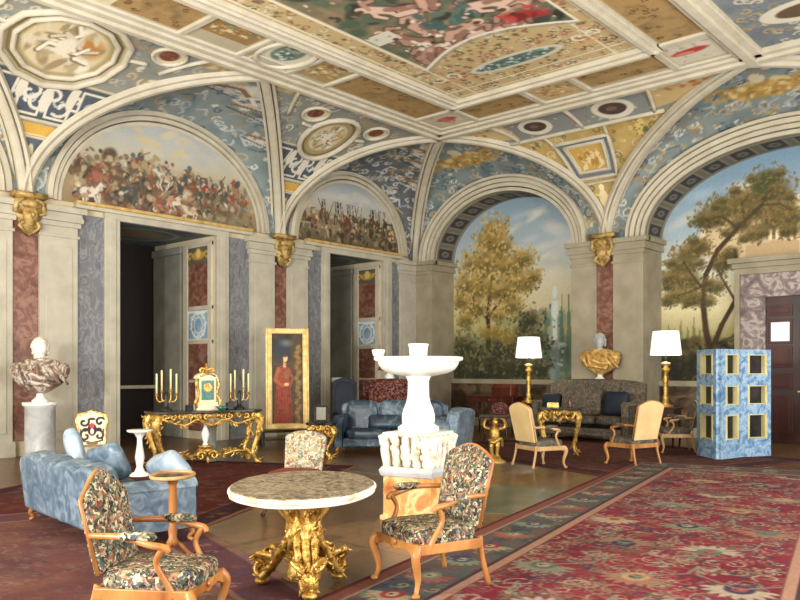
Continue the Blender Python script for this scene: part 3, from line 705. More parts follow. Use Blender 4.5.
    FL = [(196,158,136),(176,136,116),(212,182,160),(150,110,94)]
    def body(x,y,l,a,col,w=.17):
        """reclining nude figure: trunk, thigh, calf, arm, head"""
        ca, sa = math.cos(a), math.sin(a); p = lambda q, s: (x+q*l*ca-s*l*sa, y+q*l*sa+s*l*ca)
        DK = (84,62,48); [cv.line(q_, w*g_, DK, .9) for q_, g_ in (([p(0,0),p(.5,.05)],1.9),([p(.5,.05),p(.8,.3),p(1.2,.1)],1.35),([p(.5,0),p(.85,-.05),p(1.25,-.2)],1.3),([p(.08,.05),p(.2,.4),p(.45,.5)],.95),([p(0,0),p(-.15,-.35),p(.1,-.5)],.95))]; cv.line([p(0,0),p(.5,.05)], w*1.5, col); cv.line([p(.5,.05),p(.8,.3),p(1.2,.1)], w, col); cv.line([p(.5,0),p(.85,-.05),p(1.25,-.2)], w*.9, FL[3])
        cv.line([p(.08,.05),p(.2,.4),p(.45,.5)], w*.6, col); cv.line([p(0,0),p(-.15,-.35),p(.1,-.5)], w*.6, FL[1]); X = p(-.2,.05); cv.ell(X[0],X[1],w*.62,w*.7,FL[2]); cv.ell(X[0]-.05,X[1]+.03,w*.45,w*.4,(92,62,40))
        X = p(.25,-.03); cv.ell(X[0],X[1],w*.7,w*.4,FL[2],.7,.5,a)
    cv.dabs(70,6.1,9.2,-10.5,-7.0,[(74,92,70),(60,66,56),(120,112,84),(50,44,38)],.12,.35)
    for k,(x,y,a) in enumerate(((6.35,-7.15,.3),(7.1,-7.35,2.7),(7.75,-7.5,.2),(9.0,-7.9,2.2),(6.7,-7.5,2.2),(7.2,-7.8,.5),(7.9,-7.7,2.8),(6.5,-8.4,1.2),(8.2,-8.3,.2),(7.4,-8.7,2.0),(8.6,-7.75,1.8),(6.9,-9.3,.7),(8.3,-9.2,2.5),(7.6,-9.9,1))): body(x,y,.62,a,FL[k % 3])
    cv.ell(8.75,-7.45,.5,.2,(162,52,48),1,.4,.5); cv.dabs(14,8.3,9.2,-7.7,-7.2,[(186,70,64),(120,36,36)],.06,.16); cv.dabs(14,6.5,7.4,-8.0,-7.3,[(232,226,208),(200,190,166)],.05,.12)
    cv.rect(6.05,6.6,-8.5,-8.1,(210,206,186)); cv.dabs(20,7.2,8.2,-8.6,-7.9,[(70,96,90),(90,116,100)],.08,.18); cv.dabs(160,6.0,9.3,-11.5,-6.9,FL+[(60,50,40),(110,120,96),(230,220,200)],.03,.08)
    cv.clip = None
    cv.line(arc, .07, (228,224,206)); cv.line([(x,y+.1) for x,y in arc], .04, (150,150,130)); cv.line([(5.98,-14),(5.98,-6.68)], .06, (226,216,186)); cv.line([(9.28,-14),(9.28,-6.68)], .06, (226,216,186))
CX1, CY0 = 13.2, -12.2
o = painted('ceiling', flatgrid(DL, CX1, CY0, -DB, lambda X, Y: (X, Y, H+0*X)), 400, 370, ceil_paint, PAINT); o['kind'] = 'structure'
mb = MB(); mb.box(DL, XR, YF, CY0, H, H+.1); mb.box(CX1, XR, CY0, -DB, H, H+.1); mb.box(DL, CX1, CY0, -DB, H+.02, H+.1); struct('ceiling', mb, PLAIN)
mb = MB(); mb.box(0, XR, YF, 1.2, H+.7, H+.8); struct('ceiling', mb, PLAIN)
def beams(lst, label, w=None):
    mb = MB()
    for x0,x1,y0,y1,d in lst: mb.box(x0,x1,y0,y1,H-d,H+.01)
    struct('trim', mb, MOULD, label, bevel=.02)
yb = -DB
beams([(3.32,3.72,-21,yb+.05,.10),(3.42,3.56,-21,yb,.16),(3.72,3.86,-21,yb-.4,.05)], 'stucco band along the left edge of the ceiling')
beams([(3.4,XR,-3.42,-2.95,.10),(3.4,XR,-3.26,-3.10,.16),(3.86,10.8,-3.54,-3.42,.05)], 'stucco band along the back edge of the ceiling')
beams([(4.98,5.40,-21,-4.50,.08),(5.06,5.20,-21,-4.58,.15),(5.26,5.33,-21,-4.6,.12)], 'left side of the great picture frame')
beams([(9.62,9.90,-21,-4.6,.08),(9.70,9.82,-21,-4.7,.15),(10.80,11.24,-21,-3.0,.10),(10.92,11.1,-21,-3.0,.17)], 'right side frames of the ceiling')
beams([(4.98,9.9,-4.92,-4.60,.09),(5.0,9.88,-4.82,-4.70,.15)], 'back side of the great picture frame')
beams([(3.85,4.98,-4.52,-4.43,.05),(4.86,4.98,-4.55,-3.5,.05),(6.64,6.78,-4.6,-3.5,.05),(7.8,7.93,-4.6,-3.5,.05),(9.64,9.78,-4.65,-3.5,.05),(9.9,10.8,-4.84,-4.64,.05),
       (3.85,4.98,-7.48,-7.37,.05),(3.85,5.0,-8.47,-8.37,.05),(3.85,5.0,-9.68,-9.58,.05),(3.85,5.0,-10.93,-10.8,.05),(3.4,4.1,-9.0-.4,-9.0+.3,.02)], 'cross bars between the ceiling panels')
mb = MB(); mb.tube([(4.5+.66*math.cos(a),-9.0+.5*math.sin(a),H-.02) for a in np.linspace(0,2*PI,24)[:-1]], .05, 6, closed=True); struct('trim', mb, MOULD, 'oval stucco frame', smooth=True)
# ------------------------------------------------------------------ lunettes with battle scenes
def half(c, w, rise): return [(c+w*math.cos(PI*k/40), 5.15+rise*math.sin(PI*k/40)) for k in range(41)]
def lunette(c, w, rise, paint, nu, nv):
    o = painted('trim', flatgrid(c-w-.05, c+w+.05, 5.15, 5.2+rise, lambda X, Y: (.03+0*X, X, Y)), nu, nv, paint, PAINT, keep=lambda X, Y: ((X-c)/(w+.08))**2+((Y-5.15)/(rise+.08))**2 < 1.02)
    o['kind'] = 'structure'; TRIM[0] += 1; o.name = 'trim_%d' % TRIM[0]; o['label'] = 'battle scene painted in the lunette'
def batt1(cv):
    P = lambda u, v: onleft(u, v)
    cv.vgrad([(5.15,(140,120,90)),(5.9,(160,146,116)),(6.4,(196,190,168)),(6.8,(190,194,190)),(7.3,(168,176,184))])
    cv.dabs(14,-9.5,-7.5,6.5,7.1,[(214,204,176),(184,190,192),(222,196,140)],.2,.45,a=.6,asp=(.3,.5),rot=0)
    cv.dabs(60,-10.9,-6.8,5.2,6.1,[(116,98,72),(140,120,88),(90,80,62),(160,144,112)],.12,.3)
    cv.dabs(46,-8.2,-6.3,5.2,5.75,[(132,124,92),(150,142,112),(112,108,80)],.12,.3,asp=(.2,.4),rot=0); cv.dabs(34,-11.0,-9.0,5.2,6.3,[(60,50,40),(84,66,50)],.1,.25)
    def horse(x,z,s,col,f=1):
        cv.ell(x-.02,z-s*.05,s*.62,s*.4,(62,52,44),.8,.4)
        cv.ell(x,z,s*.5,s*.27,col,1,.25); cv.line([(x+f*s*.35,z+s*.1),(x+f*s*.65,z+s*.45)],s*.22,col); cv.ell(x+f*s*.72,z+s*.45,s*.2,s*.1,col,1,.2,-.5*f)
        for d in (-.35,-.2,.25,.4): cv.line([(x+d*s,z-s*.1),(x+(d+.12*f)*s,z-s*.4),(x+d*s,z-s*.62)],s*.09,col)
        cv.line([(x-f*s*.45,z+s*.1),(x-f*s*.75,z-s*.2)],s*.1,(50,40,34))
        cv.ell(x,z+s*.36,s*.17,s*.22,[(150,74,56),(70,76,84),(160,134,92),(112,66,50)][int(abs(x*7)) % 4],1,.25,-.3*f); cv.ell(x+.04*f,z+s*.6,s*.08,s*.09,(196,160,130)); cv.line([(x,z+s*.42),(x+f*s*.4,z+s*.6)],.035,(150,120,90))
    for u,v,s,c,f in ((100,170,.55,(150,92,70),1),(88,186,.5,(226,220,206),1),(118,168,.5,(96,70,48),-1),(140,160,.6,(170,150,110),1),(150,178,.55,(110,84,58),-1),(128,186,.5,(60,70,74),1),(165,172,.5,(216,208,190),-1),(180,185,.55,(140,100,66),1),(175,195,.5,(222,214,198),1),(198,180,.5,(120,70,46),-1),(205,195,.5,(86,72,56),1),(190,205,.5,(222,196,170),-1),(160,200,.5,(190,120,96),1),(220,190,.4,(110,100,80),1),(232,196,.35,(150,140,116),-1)):
        y,z = P(u,v+6); horse(y,z,s*.92,c,f)
    cv.dabs(150,-10.9,-7.0,5.25,6.5,[(140,74,58),(52,46,42),(206,190,160),(120,92,62),(70,84,96),(226,216,196)],.03,.09,test=lambda x,y: y < 6.55-.12*abs(x+9.3))
    cv.dabs(320,-11.0,-6.3,5.2,6.35,[(110,86,62),(150,124,92),(84,72,58),(178,150,116),(130,66,50),(92,96,96),(196,178,150)],.03,.11,a=.75,test=lambda x,y: y < 6.4-.13*abs(x+9.3)); cv.mottle([(120,104,78),(160,146,118)],.3,seed=3,a=.18)
    cv.crowd(26,-8.6,-6.5,5.8,6.25,[(96,86,66),(130,114,88),(150,70,54),(70,76,80)],.3)
lunette(*L1, batt1, 210, 100)
def batt2(cv):
    cv.vgrad([(5.15,(96,84,60)),(5.8,(132,120,92)),(6.1,(176,172,156)),(6.5,(190,190,182)),(6.95,(146,154,160))])
    cv.dabs(10,-4,-1.6,6.2,6.8,[(206,200,184),(160,170,180)],.2,.4,a=.5,asp=(.3,.5),rot=0)
    cv.crowd(70,-4.7,-.9,5.35,6.0,[(84,74,56),(120,106,80),(150,134,104),(110,60,46),(60,60,54),(170,156,128)],.42)
    cv.dabs(80,-4.8,-.9,5.2,5.75,[(74,64,48),(110,96,70),(150,130,96),(60,52,42)],.04,.14)
    for k in range(30): x = cv.r.uniform(-4.2,-1.3); cv.line([(x,5.7),(x+cv.r.normal(0,.1),6.35)],.025,(80,66,48))
lunette(*L2, batt2, 130, 80)
# ------------------------------------------------------------------ painted landscapes behind the arches
def tree(cv, trunk, clumps, cols, seed, n=34, bark=(62,46,32), K=1.22):
    for T, w in trunk: 
        for i in range(len(T)-1): cv.line([T[i],T[i+1]], w*(1-.5*i/len(T)), bark)
    for (x,z,r) in clumps:
        r *= K; cv.ell(x,z-r*.1,r*.95,r*.7,cols[len(cols)//2-1],.8,.5); cv.ell(x,z-r*.3,r*.8,r*.4,cols[0],.6,.5)
        for _ in range(int(n*2)):
            a = cv.r.uniform(0,2*PI); q = r*math.sqrt(cv.r.random()); px, pz = x+q*math.cos(a)*1.1, z+q*.95*math.sin(a)
            k = int(np.clip((pz-z)/r*2+len(cols)/2+cv.r.normal(0,1), 0, len(cols)-1)); s = r*cv.r.uniform(.06,.17)
            cv.ell(px,pz,s,s*.6,cols[k],.85,.5,cv.r.uniform(0,3))
def mural1(cv):
    B = onback
    cv.vgrad([(1.4,(90,92,60)),(2.4,(140,136,94)),(3.2,(200,186,140)),(4.2,(214,206,176)),(5.2,(178,190,194)),(6.8,(136,160,176))])
    cv.dabs(26,2.5,5.4,4.4,6.3,[(226,220,200),(196,208,212),(234,226,204)],.3,.7,a=.5,asp=(.25,.45),rot=0,soft=.8)
    # far park in haze
    cv.dabs(140,1,5.6,1.8,3.2,[(150,152,104),(176,168,112),(122,132,92),(196,176,112)],.12,.3,a=.7)
    cv.dabs(80,3.9,5.6,1.5,3.4,[(110,134,116),(134,152,132),(90,116,100)],.12,.3,a=.7)
    for u,v0,v1 in ((546,300,370),(562,290,372),(569,285,370),(538,320,372)):
        x,z0 = B(u,v1); z1 = B(u,v0)[1]; cv.poly([(x-.12,z0),(x+.12,z0),(x,z1)], (92,114,92), .8)
    # fountain with tall jet sculpture
    x,z = B(555,345); cv.ell(x,z,.42,.10,(168,180,172)); cv.line([(x,1.5),(x,z)],.3,(132,150,146)); cv.ell(x,z+.03,.36,.05,(196,206,198)); cv.line([(x,z),(x,z+.9)],.26,(150,164,152)); cv.line([(x,z+.2),(x,z+1.0)],.14,(206,214,202)); cv.line([(x,z+.7),(x-.02,z+1.5)],.13,(196,206,196)); cv.ell(x,z+1.5,.09,.2,(214,220,208)); cv.dabs(26,x-.2,x+.2,z,z+1.3,[(120,136,122),(206,212,198),(96,112,98)],.03,.08); cv.ell(x,z+1.0,.13,.3,(214,222,210)); cv.dabs(20,x-.35,x+.35,1.6,z,[(190,200,192),(110,130,126)],.04,.1)
    G = [(84,76,42),(118,104,54),(156,130,66),(186,154,84),(204,176,108),(214,192,132)]
    P = lambda *a: [B(u,v) for u,v in a]
    tree(cv, [(P((487,378),(489,340),(488,312),(493,285),(489,262)),.17),(P((490,315),(505,295),(512,280)),.09),(P((488,320),(474,300),(470,285)),.08),(P((489,290),(500,262),(505,240)),.07)],
         [(*B(u,v),r) for u,v,r in ((494,228,.45),(488,240,.5),(500,244,.5),(474,262,.5),(490,262,.6),(510,265,.55),(524,258,.4),(466,282,.45),(482,286,.5),(504,288,.55),(524,280,.45),(534,275,.28),(462,300,.35),(476,306,.42),(512,304,.4),(466,318,.35),(498,314,.3))], G, 1, 40)
    D = [(44,46,30),(66,66,42),(96,92,60),(128,120,84)]
    tree(cv, [(P((525,378),(524,350),(530,330)),.12)], [(*B(u,v),r) for u,v,r in ((530,318,.4),(524,334,.5),(538,340,.4),(514,348,.45),(464,345,.45),(478,352,.5),(496,348,.5),(460,366,.5),(480,370,.55),(500,366,.6),(520,364,.5),(540,366,.4))], D, 2, 40)
    tree(cv, [], [(*B(u,v),r) for u,v,r in ((497,330,.3),(508,336,.3),(486,332,.25))], G[1:5], 3, 20)
o = painted('trim', flatgrid(.6, 5.7, 1.35, 6.95, lambda X, Y: (X, .985+0*X, Y)), 200, 220, mural1, PAINT, keep=lambda X, Y: (Y < 5.1) | (((X-3.12)/2.45)**2+((Y-5.0)/1.82)**2 < 1.03)); o['kind'] = 'structure'; TRIM[0] += 1; o.name = 'trim_%d' % TRIM[0]; o['label'] = 'painted park with autumn tree and fountain behind the arch'
def mural2(cv):
    B = onback; P = lambda *a: [B(u,v) for u,v in a]
    cv.vgrad([(1.4,(58,52,34)),(2.0,(92,84,54)),(2.5,(160,150,100)),(3.2,(216,204,160)),(4.2,(206,208,190)),(5.2,(160,180,190)),(6.9,(116,146,168))])
    cv.dabs(26,7.6,12,3.6,6.2,[(226,220,196),(186,204,212),(232,216,184)],.3,.8,a=.45,asp=(.25,.45),rot=0,soft=.8)
    # far villa at the upper right
    q = P((700,243),(705,228),(715,222),(760,208),(800,196)); cv.poly(q+[B(800,258),B(700,258)], (206,184,146)); cv.line(q,.1,(226,206,168)); cv.poly(P((745,246),(800,236),(800,256),(745,258)), (190,164,124))
    for u in range(764,800,7): cv.line(P((u,212-(u-760)*.2),(u,238)),.09,(236,216,176)); cv.line(P((u+3,214-(u-760)*.2),(u+3,238)),.07,(140,112,84))
    # cypresses in the distance
    for u,h in ((664,22),(669,30),(675,24),(681,34),(688,28),(694,36),(700,26),(708,30),(716,22)):
        x,z = B(u,352); cv.poly([(x-.09,z),(x+.09,z),(x,B(u,352-h)[1])], (112,116,70), .85)
    cv.dabs(120,7.3,9.6,1.4,2.4,[(64,58,34),(92,82,50),(44,42,28),(120,108,66)],.1,.25)
    G = [(56,56,32),(82,76,42),(110,94,52),(136,108,62),(104,98,56),(150,122,78)]; BK = (58,40,28)
    tr = [(P((711,352),(706,330),(703,300),(706,275),(718,250),(738,228),(762,205),(770,190)),.15),(P((712,350),(722,325),(736,300),(740,275),(735,250)),.12),(P((735,300),(726,285),(718,270)),.06),(P((704,290),(692,275),(684,262)),.07),(P((706,285),(690,292),(678,296)),.05),(P((738,228),(722,216),(706,220)),.07),(P((745,222),(742,205),(748,196)),.06),(P((762,205),(780,204),(792,210)),.07)]
    tree(cv, tr, [(*B(u,v),r) for u,v,r in ((768,178,.34),(775,188,.4),(762,192,.38),(742,198,.36),(728,206,.4),(712,216,.4),(703,218,.3),(752,208,.4),(782,206,.36),(792,215,.3),(772,220,.3),(740,222,.3),(690,250,.35),(700,245,.3),(684,262,.4),(672,276,.35),(688,278,.38),(676,294,.32),(694,296,.34),(708,300,.22),(722,262,.3),(730,252,.25),(716,285,.26),(668,300,.22),(755,232,.3),(790,228,.26))], G, 4, 30, BK)
    for T, w in tr: cv.line(T, w*.5, (74,56,40), .7)
    tree(cv, [], [(*B(768,176),.26),(*B(760,186),.2)], [(72,76,44),(98,100,58),(128,124,76)], 5, 26)
    tree(cv, [], [(*B(u,v),.16) for u,v in ((735,190),(722,200),(790,196),(752,178),(780,172),(716,206),(694,240),(672,262),(668,286),(700,262),(726,232),(764,232),(786,230),(744,238),(708,282),(688,302))], G, 8, 14)
    tree(cv, [], [(*B(u,v),r) for u,v,r in ((664,362,.4),(680,368,.45),(700,362,.4),(716,362,.4),(735,355,.4))], [(34,34,22),(56,52,32),(80,72,44)], 6, 30)
o = painted('trim', flatgrid(7.3, 14.1, 1.35, 7.05, lambda X, Y: (X, .985+0*X, Y)), 250, 210, mural2, PAINT, keep=lambda X, Y: (Y < 5.1) | (((X-10.7)/3.3)**2+((Y-5.0)/1.93)**2 < 1.03)); o['kind'] = 'structure'; TRIM[0] += 1; o.name = 'trim_%d' % TRIM[0]; o['label'] = 'painted landscape with tall tree and villa behind the arch'
# soffits with coffers
def soffit(c, w, rise, n):
    def g(U, V):
        a = PI*U; X = c-(w-.02)*np.cos(a); Z = H0+(rise-.02)*np.sin(a)
        return np.stack([X, V*1.0+0*U, Z], -1), U*n, V
    def pt(cv):
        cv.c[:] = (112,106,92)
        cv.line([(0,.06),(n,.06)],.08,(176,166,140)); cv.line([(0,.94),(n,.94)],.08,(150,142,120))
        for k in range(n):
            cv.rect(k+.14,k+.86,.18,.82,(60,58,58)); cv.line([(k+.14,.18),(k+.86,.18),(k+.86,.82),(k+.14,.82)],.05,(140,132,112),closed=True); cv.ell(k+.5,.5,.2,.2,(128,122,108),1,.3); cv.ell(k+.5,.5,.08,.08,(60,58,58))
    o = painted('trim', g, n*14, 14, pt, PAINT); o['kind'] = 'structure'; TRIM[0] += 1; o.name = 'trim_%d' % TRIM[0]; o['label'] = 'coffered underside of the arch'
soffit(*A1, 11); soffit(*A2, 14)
# ------------------------------------------------------------------ door in the second arch
VIO = noise_mat('violet_grey_marble', [(.3,(84,70,70)),(.5,(128,112,108)),(.6,(176,164,156)),(.75,(100,84,82))], 3, 8, rough=.35, dist=2)
mb = MB()
for s in (-1,1): x = 10.7+s*1.27; mb.box(x-.06,x+.06,.72,1.0,0,4.0)
for z0,z1,o_ in ((3.95,4.1,.03),(4.1,4.22,.08),(4.22,4.34,.16)): mb.box(9.40-o_,12.0+o_,.78-o_,1.0,z0,z1)
struct('trim', mb, STONE, 'stone surround and entablature of the door', bevel=.01)
mb = MB()
for s in (-1,1): x = 10.7+s*.93; mb.box(x-.28,x+.28,.8,1.0,0,3.4)
mb.box(9.49,11.91,.8,1.0,3.4,3.95)
struct('trim', mb, VIO, 'violet grey marble frame of the door', bevel=.01)
door = thing('door_1', None, None, (10.7,.9,0)); door['kind'] = 'structure'
mb = MB(); mb.box(-.65,.65,-.03,.05,0,3.4); mb.build('leaf', DARKW, door, bevel=.005)
LACQ = noise_mat('polished_mahogany', [(.3,(44,16,12)),(.7,(80,34,26))], 3, rough=.45, sc=(1,1,.2), coat=0)
for s in (-1,1):
    for z0,z1 in ((.25,1.1),(1.25,1.62),(1.75,2.25),(2.95,3.2)):
        mb = MB(); mb.box(s*.335-.26,s*.335+.26,-.05,-.03,z0,z1); mb.box(s*.335-.2,s*.335+.2,-.075,-.05,z0+.06,z1-.06,.9,1); mb.build('panel', LACQ, door, bevel=.006)
PALE = noise_mat('pale_white', [(.3,(226,226,226)),(.7,(246,246,244))], 3, rough=.2)
for s in (-1,1):
    mb = MB(); mb.box(s*.335-.26,s*.335+.26,-.05,-.03,2.3,2.86); p = mb.build('panel', LACQ, door, bevel=.006)
    mb = MB(); mb.box(s*.335-.2,s*.335+.2,-.06,-.05,2.36,2.8); tag(mb.build('pane', PALE, p), 'pale square pane')  # flat near-white square laid on each upper door panel
mb = MB(); mb.ell((.06,-.09,1.2),.035,10); mb.build('door_knob', GILT, door, smooth=True)
# ------------------------------------------------------------------ camera, light
cam = bpy.data.cameras.new('camera'); co_ = bpy.data.objects.new('camera', cam); C.objects.link(co_)
co_.location = (KX,KY,KZ); co_.rotation_euler = (PI/2,0,TH); cam.lens = 36*F_/800; cam.shift_y = (HY_-300)/800; cam.clip_end = 100; cam.clip_start = .05
bpy.context.scene.camera = co_
def area(name, loc, rot, sx, sy, e, col):
    l = bpy.data.lights.new(name, 'AREA'); l.shape = 'RECTANGLE'; l.size = sx; l.size_y = sy; l.energy = e; l.color = col
    o = bpy.data.objects.new(name, l); C.objects.link(o); o.location = loc; o.rotation_euler = rot; return o
for y in wy: area('window_fill', (XR-.05,y,2.5), (PI/2,0,PI/2), 2.2, 3.8, 350, (.97,.985,1))  # large soft fills added at the unseen windows, standing in for daylight
for x in wx: area('window_fill', (x,YF+.05,2.5), (PI/2,0,0), 2.2, 3.8, 320, (.97,.985,1))
area('flood_lamp', (10.4,-21.6,3.0), (R(98),0,R(16)), .5, .5, 620, (1,.985,.96))
area('bounce_fill', (9.5,-17.6,1.9), (R(165),0,R(10)), 1.2, 1.2, 520, (.98,.985,1))  # unseen fill added, aimed upward to light the ceiling evenly
w = bpy.data.worlds.new('world'); bpy.context.scene.world = w; w.use_nodes = True; w.node_tree.nodes['Background'].inputs[0].default_value = (.8,.88,1,1); w.node_tree.nodes['Background'].inputs[1].default_value = .5
vs = bpy.context.scene.view_settings; vs.view_transform = 'Standard'; vs.look = 'None'; vs.gamma = 1; vs.use_curve_mapping = False; vs.exposure = 0.33
# ------------------------------------------------------------------ furniture materials
TAP = cells_mat('needlework_tapestry', [(48,50,42),(122,114,88),(82,88,72),(164,154,126),(56,62,60),(112,70,54),(64,72,54),(142,124,92),(40,38,34),(146,100,80),(186,176,150),(76,84,88)], 44, bmp=.3)
TAPC = cells_mat('flowered_tapestry', [(176,166,138),(140,146,132),(156,130,92),(186,176,152),(120,80,66),(166,156,128),(100,108,100),(156,140,98)], 40)
TAPD = cells_mat('grey_verdure_tapestry', [(84,76,64),(98,90,76),(72,66,56),(108,98,84),(90,80,66),(80,78,70)], 22)
BROC = cells_mat('red_brocade', [(74,30,30),(52,20,22),(110,70,62),(84,38,34),(120,90,76)], 30)
REDV = noise_mat('red_velvet', [(.3,(100,34,32)),(.7,(134,56,48))], 8, rough=.8)
SATIN = noise_mat('blue_grey_damask', [(.35,(66,84,98)),(.5,(86,104,118)),(.65,(118,132,142))], 7, 6, rough=.42, dist=1.2, bmp=.15, bscale=7, spec=.5)
SATIN2 = noise_mat('pale_blue_satin', [(.35,(116,136,154)),(.6,(160,174,184))], 4, rough=.35, dist=1, spec=.6)
TEAL = noise_mat('deep_blue_satin', [(.35,(24,38,48)),(.55,(46,66,80)),(.7,(96,118,130))], 5, rough=.38, dist=1.2, bmp=.15, bscale=7)
NAVY = noise_mat('navy_velvet', [(.3,(12,18,30)),(.7,(22,30,46))], 6, rough=.7)
HONEY = noise_mat('honey_walnut', [(.3,(124,72,32)),(.5,(160,104,52)),(.7,(178,126,70))], 5, rough=.35, sc=(1,1,.3), dist=.8)
BEECH = noise_mat('pale_beech', [(.3,(150,112,68)),(.7,(190,154,104))], 5, rough=.4, sc=(1,1,.3))
BEIGE = noise_mat('beige_silk', [(.3,(196,166,112)),(.7,(216,188,134))], 3, rough=.6)
WHITE = noise_mat('white_marble', [(.3,(222,218,206)),(.55,(236,233,224)),(.7,(206,202,192))], 3, 8, rough=.35, dist=1)
CARVE = noise_mat('weathered_white_marble', [(.35,(176,158,128)),(.5,(216,206,186)),(.7,(234,228,214))], 9, 6, rough=.6)
ORANGE = noise_mat('orange_alabaster', [(.3,(150,84,34)),(.48,(206,148,84)),(.56,(228,188,132)),(.7,(180,104,48))], 3.2, 8, rough=.35, dist=1.4)
GREYM = noise_mat('light_grey_marble', [(.3,(150,150,150)),(.7,(196,196,194))], 3, rough=.4, dist=1)
TOPM = noise_mat('brown_breccia_marble', [(.34,(70,60,46)),(.46,(112,98,78)),(.53,(158,146,122)),(.6,(104,90,70)),(.7,(78,66,50))], 10, 10, rough=.4, dist=1.4, spec=.25)
EDGEM = noise_mat('pale_cream_stone_edge', [(.35,(190,168,140)),(.55,(232,222,204)),(.7,(240,234,222))], 7, rough=.3)
DKTOP = noise_mat('dark_stone_top', [(.3,(34,30,26)),(.7,(70,62,52))], 6, rough=.15)
BLACK = noise_mat('black_lacquer', [(.3,(12,11,12)),(.7,(26,24,24))], 4, rough=.25)
MAHOG = noise_mat('red_mahogany', [(.3,(52,20,16)),(.7,(88,40,28))], 4, rough=.25, sc=(1,1,.3))
GOLDDR = noise_mat('gilt_drapery', [(.3,(150,104,44)),(.5,(206,164,86)),(.7,(234,206,142))], 14, rough=.4, metal=.3, bmp=.3)
COLOUR = noise_mat('variegated_alabaster', [(.35,(74,66,64)),(.48,(140,112,94)),(.55,(196,186,170)),(.62,(96,86,84)),(.75,(176,128,92))], 5, rough=.4, dist=1.5)
BRONZE = noise_mat('dark_bronze', [(.3,(26,24,26)),(.7,(58,54,52))], 5, rough=.4, metal=.5)
CANDLE = noise_mat('ivory_wax', [(.3,(226,206,140)),(.7,(240,224,168))], 3, rough=.5)
GREENG = noise_mat('green_malachite', [(.3,(20,74,62)),(.7,(60,124,104))], 14, rough=.25)
IVORY = noise_mat('ivory_paint', [(.3,(214,200,160)),(.7,(232,220,184))], 4, rough=.5)
SHADE, nt, b = newmat('lit_white_lampshade'); b.inputs['Base Color'].default_value = (.9,.88,.82,1); b.inputs['Emission Color'].default_value = (1,.97,.9,1); b.inputs['Emission Strength'].default_value = .55; b.inputs['Roughness'].default_value = .9
PPAINT = paint_mat('oil_paint', rough=.5, tex=.06)
WOOL = paint_mat('rug_wool', rough=.95, spec=.1, tex=.2)
BLUEP = noise_mat('pale_blue_paint', [(.36,(74,108,144)),(.46,(104,138,168)),(.52,(150,172,188)),(.58,(110,144,172)),(.75,(88,122,156))], 4.0, 5, rough=.6, dist=1.6)
YELP = noise_mat('pale_yellow_paint', [(.3,(190,178,118)),(.7,(212,202,150))], 4, rough=.6)
rnd = random.Random(7)
# ------------------------------------------------------------------ carving helpers
def spiral(c, r0, turns, ax=('x','z'), ph=0, sgn=1, n=14):
    P = []
    for i in range(n):
        t = i/(n-1); a = ph+sgn*turns*2*PI*t; r = r0*(1-.75*t); p = [c[0], c[1], c[2]]
        k = {'x':0,'y':1,'z':2}; p[k[ax[0]]] += r*math.cos(a); p[k[ax[1]]] += r*math.sin(a); P.append(tuple(p))
    return P
def bez(P, n=10):
    P = [Vector(p) for p in P]; out = []
    m = len(P)
    for i in range(m-1):                       # Catmull-Rom through the points
        a, b, c, d = P[max(i-1,0)], P[i], P[i+1], P[min(i+2,m-1)]
        for k in range(n):
            t = k/n; out.append(.5*((2*b)+(c-a)*t+(2*a-5*b+4*c-d)*t*t+(3*b-a-3*c+d)*t**3))
    out.append(P[-1]); return out
def leafy(mb, path, r, n, seed=0, size=2.2):
    """acanthus leaves and knobs growing along a scroll"""
    rr = random.Random(seed); m = len(path)
    for k in range(n):
        i = int((k+.5)/n*(m-1)); p = Vector(path[i]); t = (Vector(path[min(i+1,m-1)])-Vector(path[max(i-1,0)])).normalized()
        s = Vector((rr.uniform(-1,1), rr.uniform(-1,1), rr.uniform(-1,1))); s = (s-t*s.dot(t)).normalized(); L = r*size*rr.uniform(.8,1.5)
        mb.tube([p, p+s*L*.6+t*L*.3, p+s*L+t*L*.9, p+s*L*1.3+t*L*.7], [r*.7, r*.75, r*.45, r*.12], 6)
def cushion(mb, c, s, e=.55, n=20): mb.ell(c, s, n, e); return mb
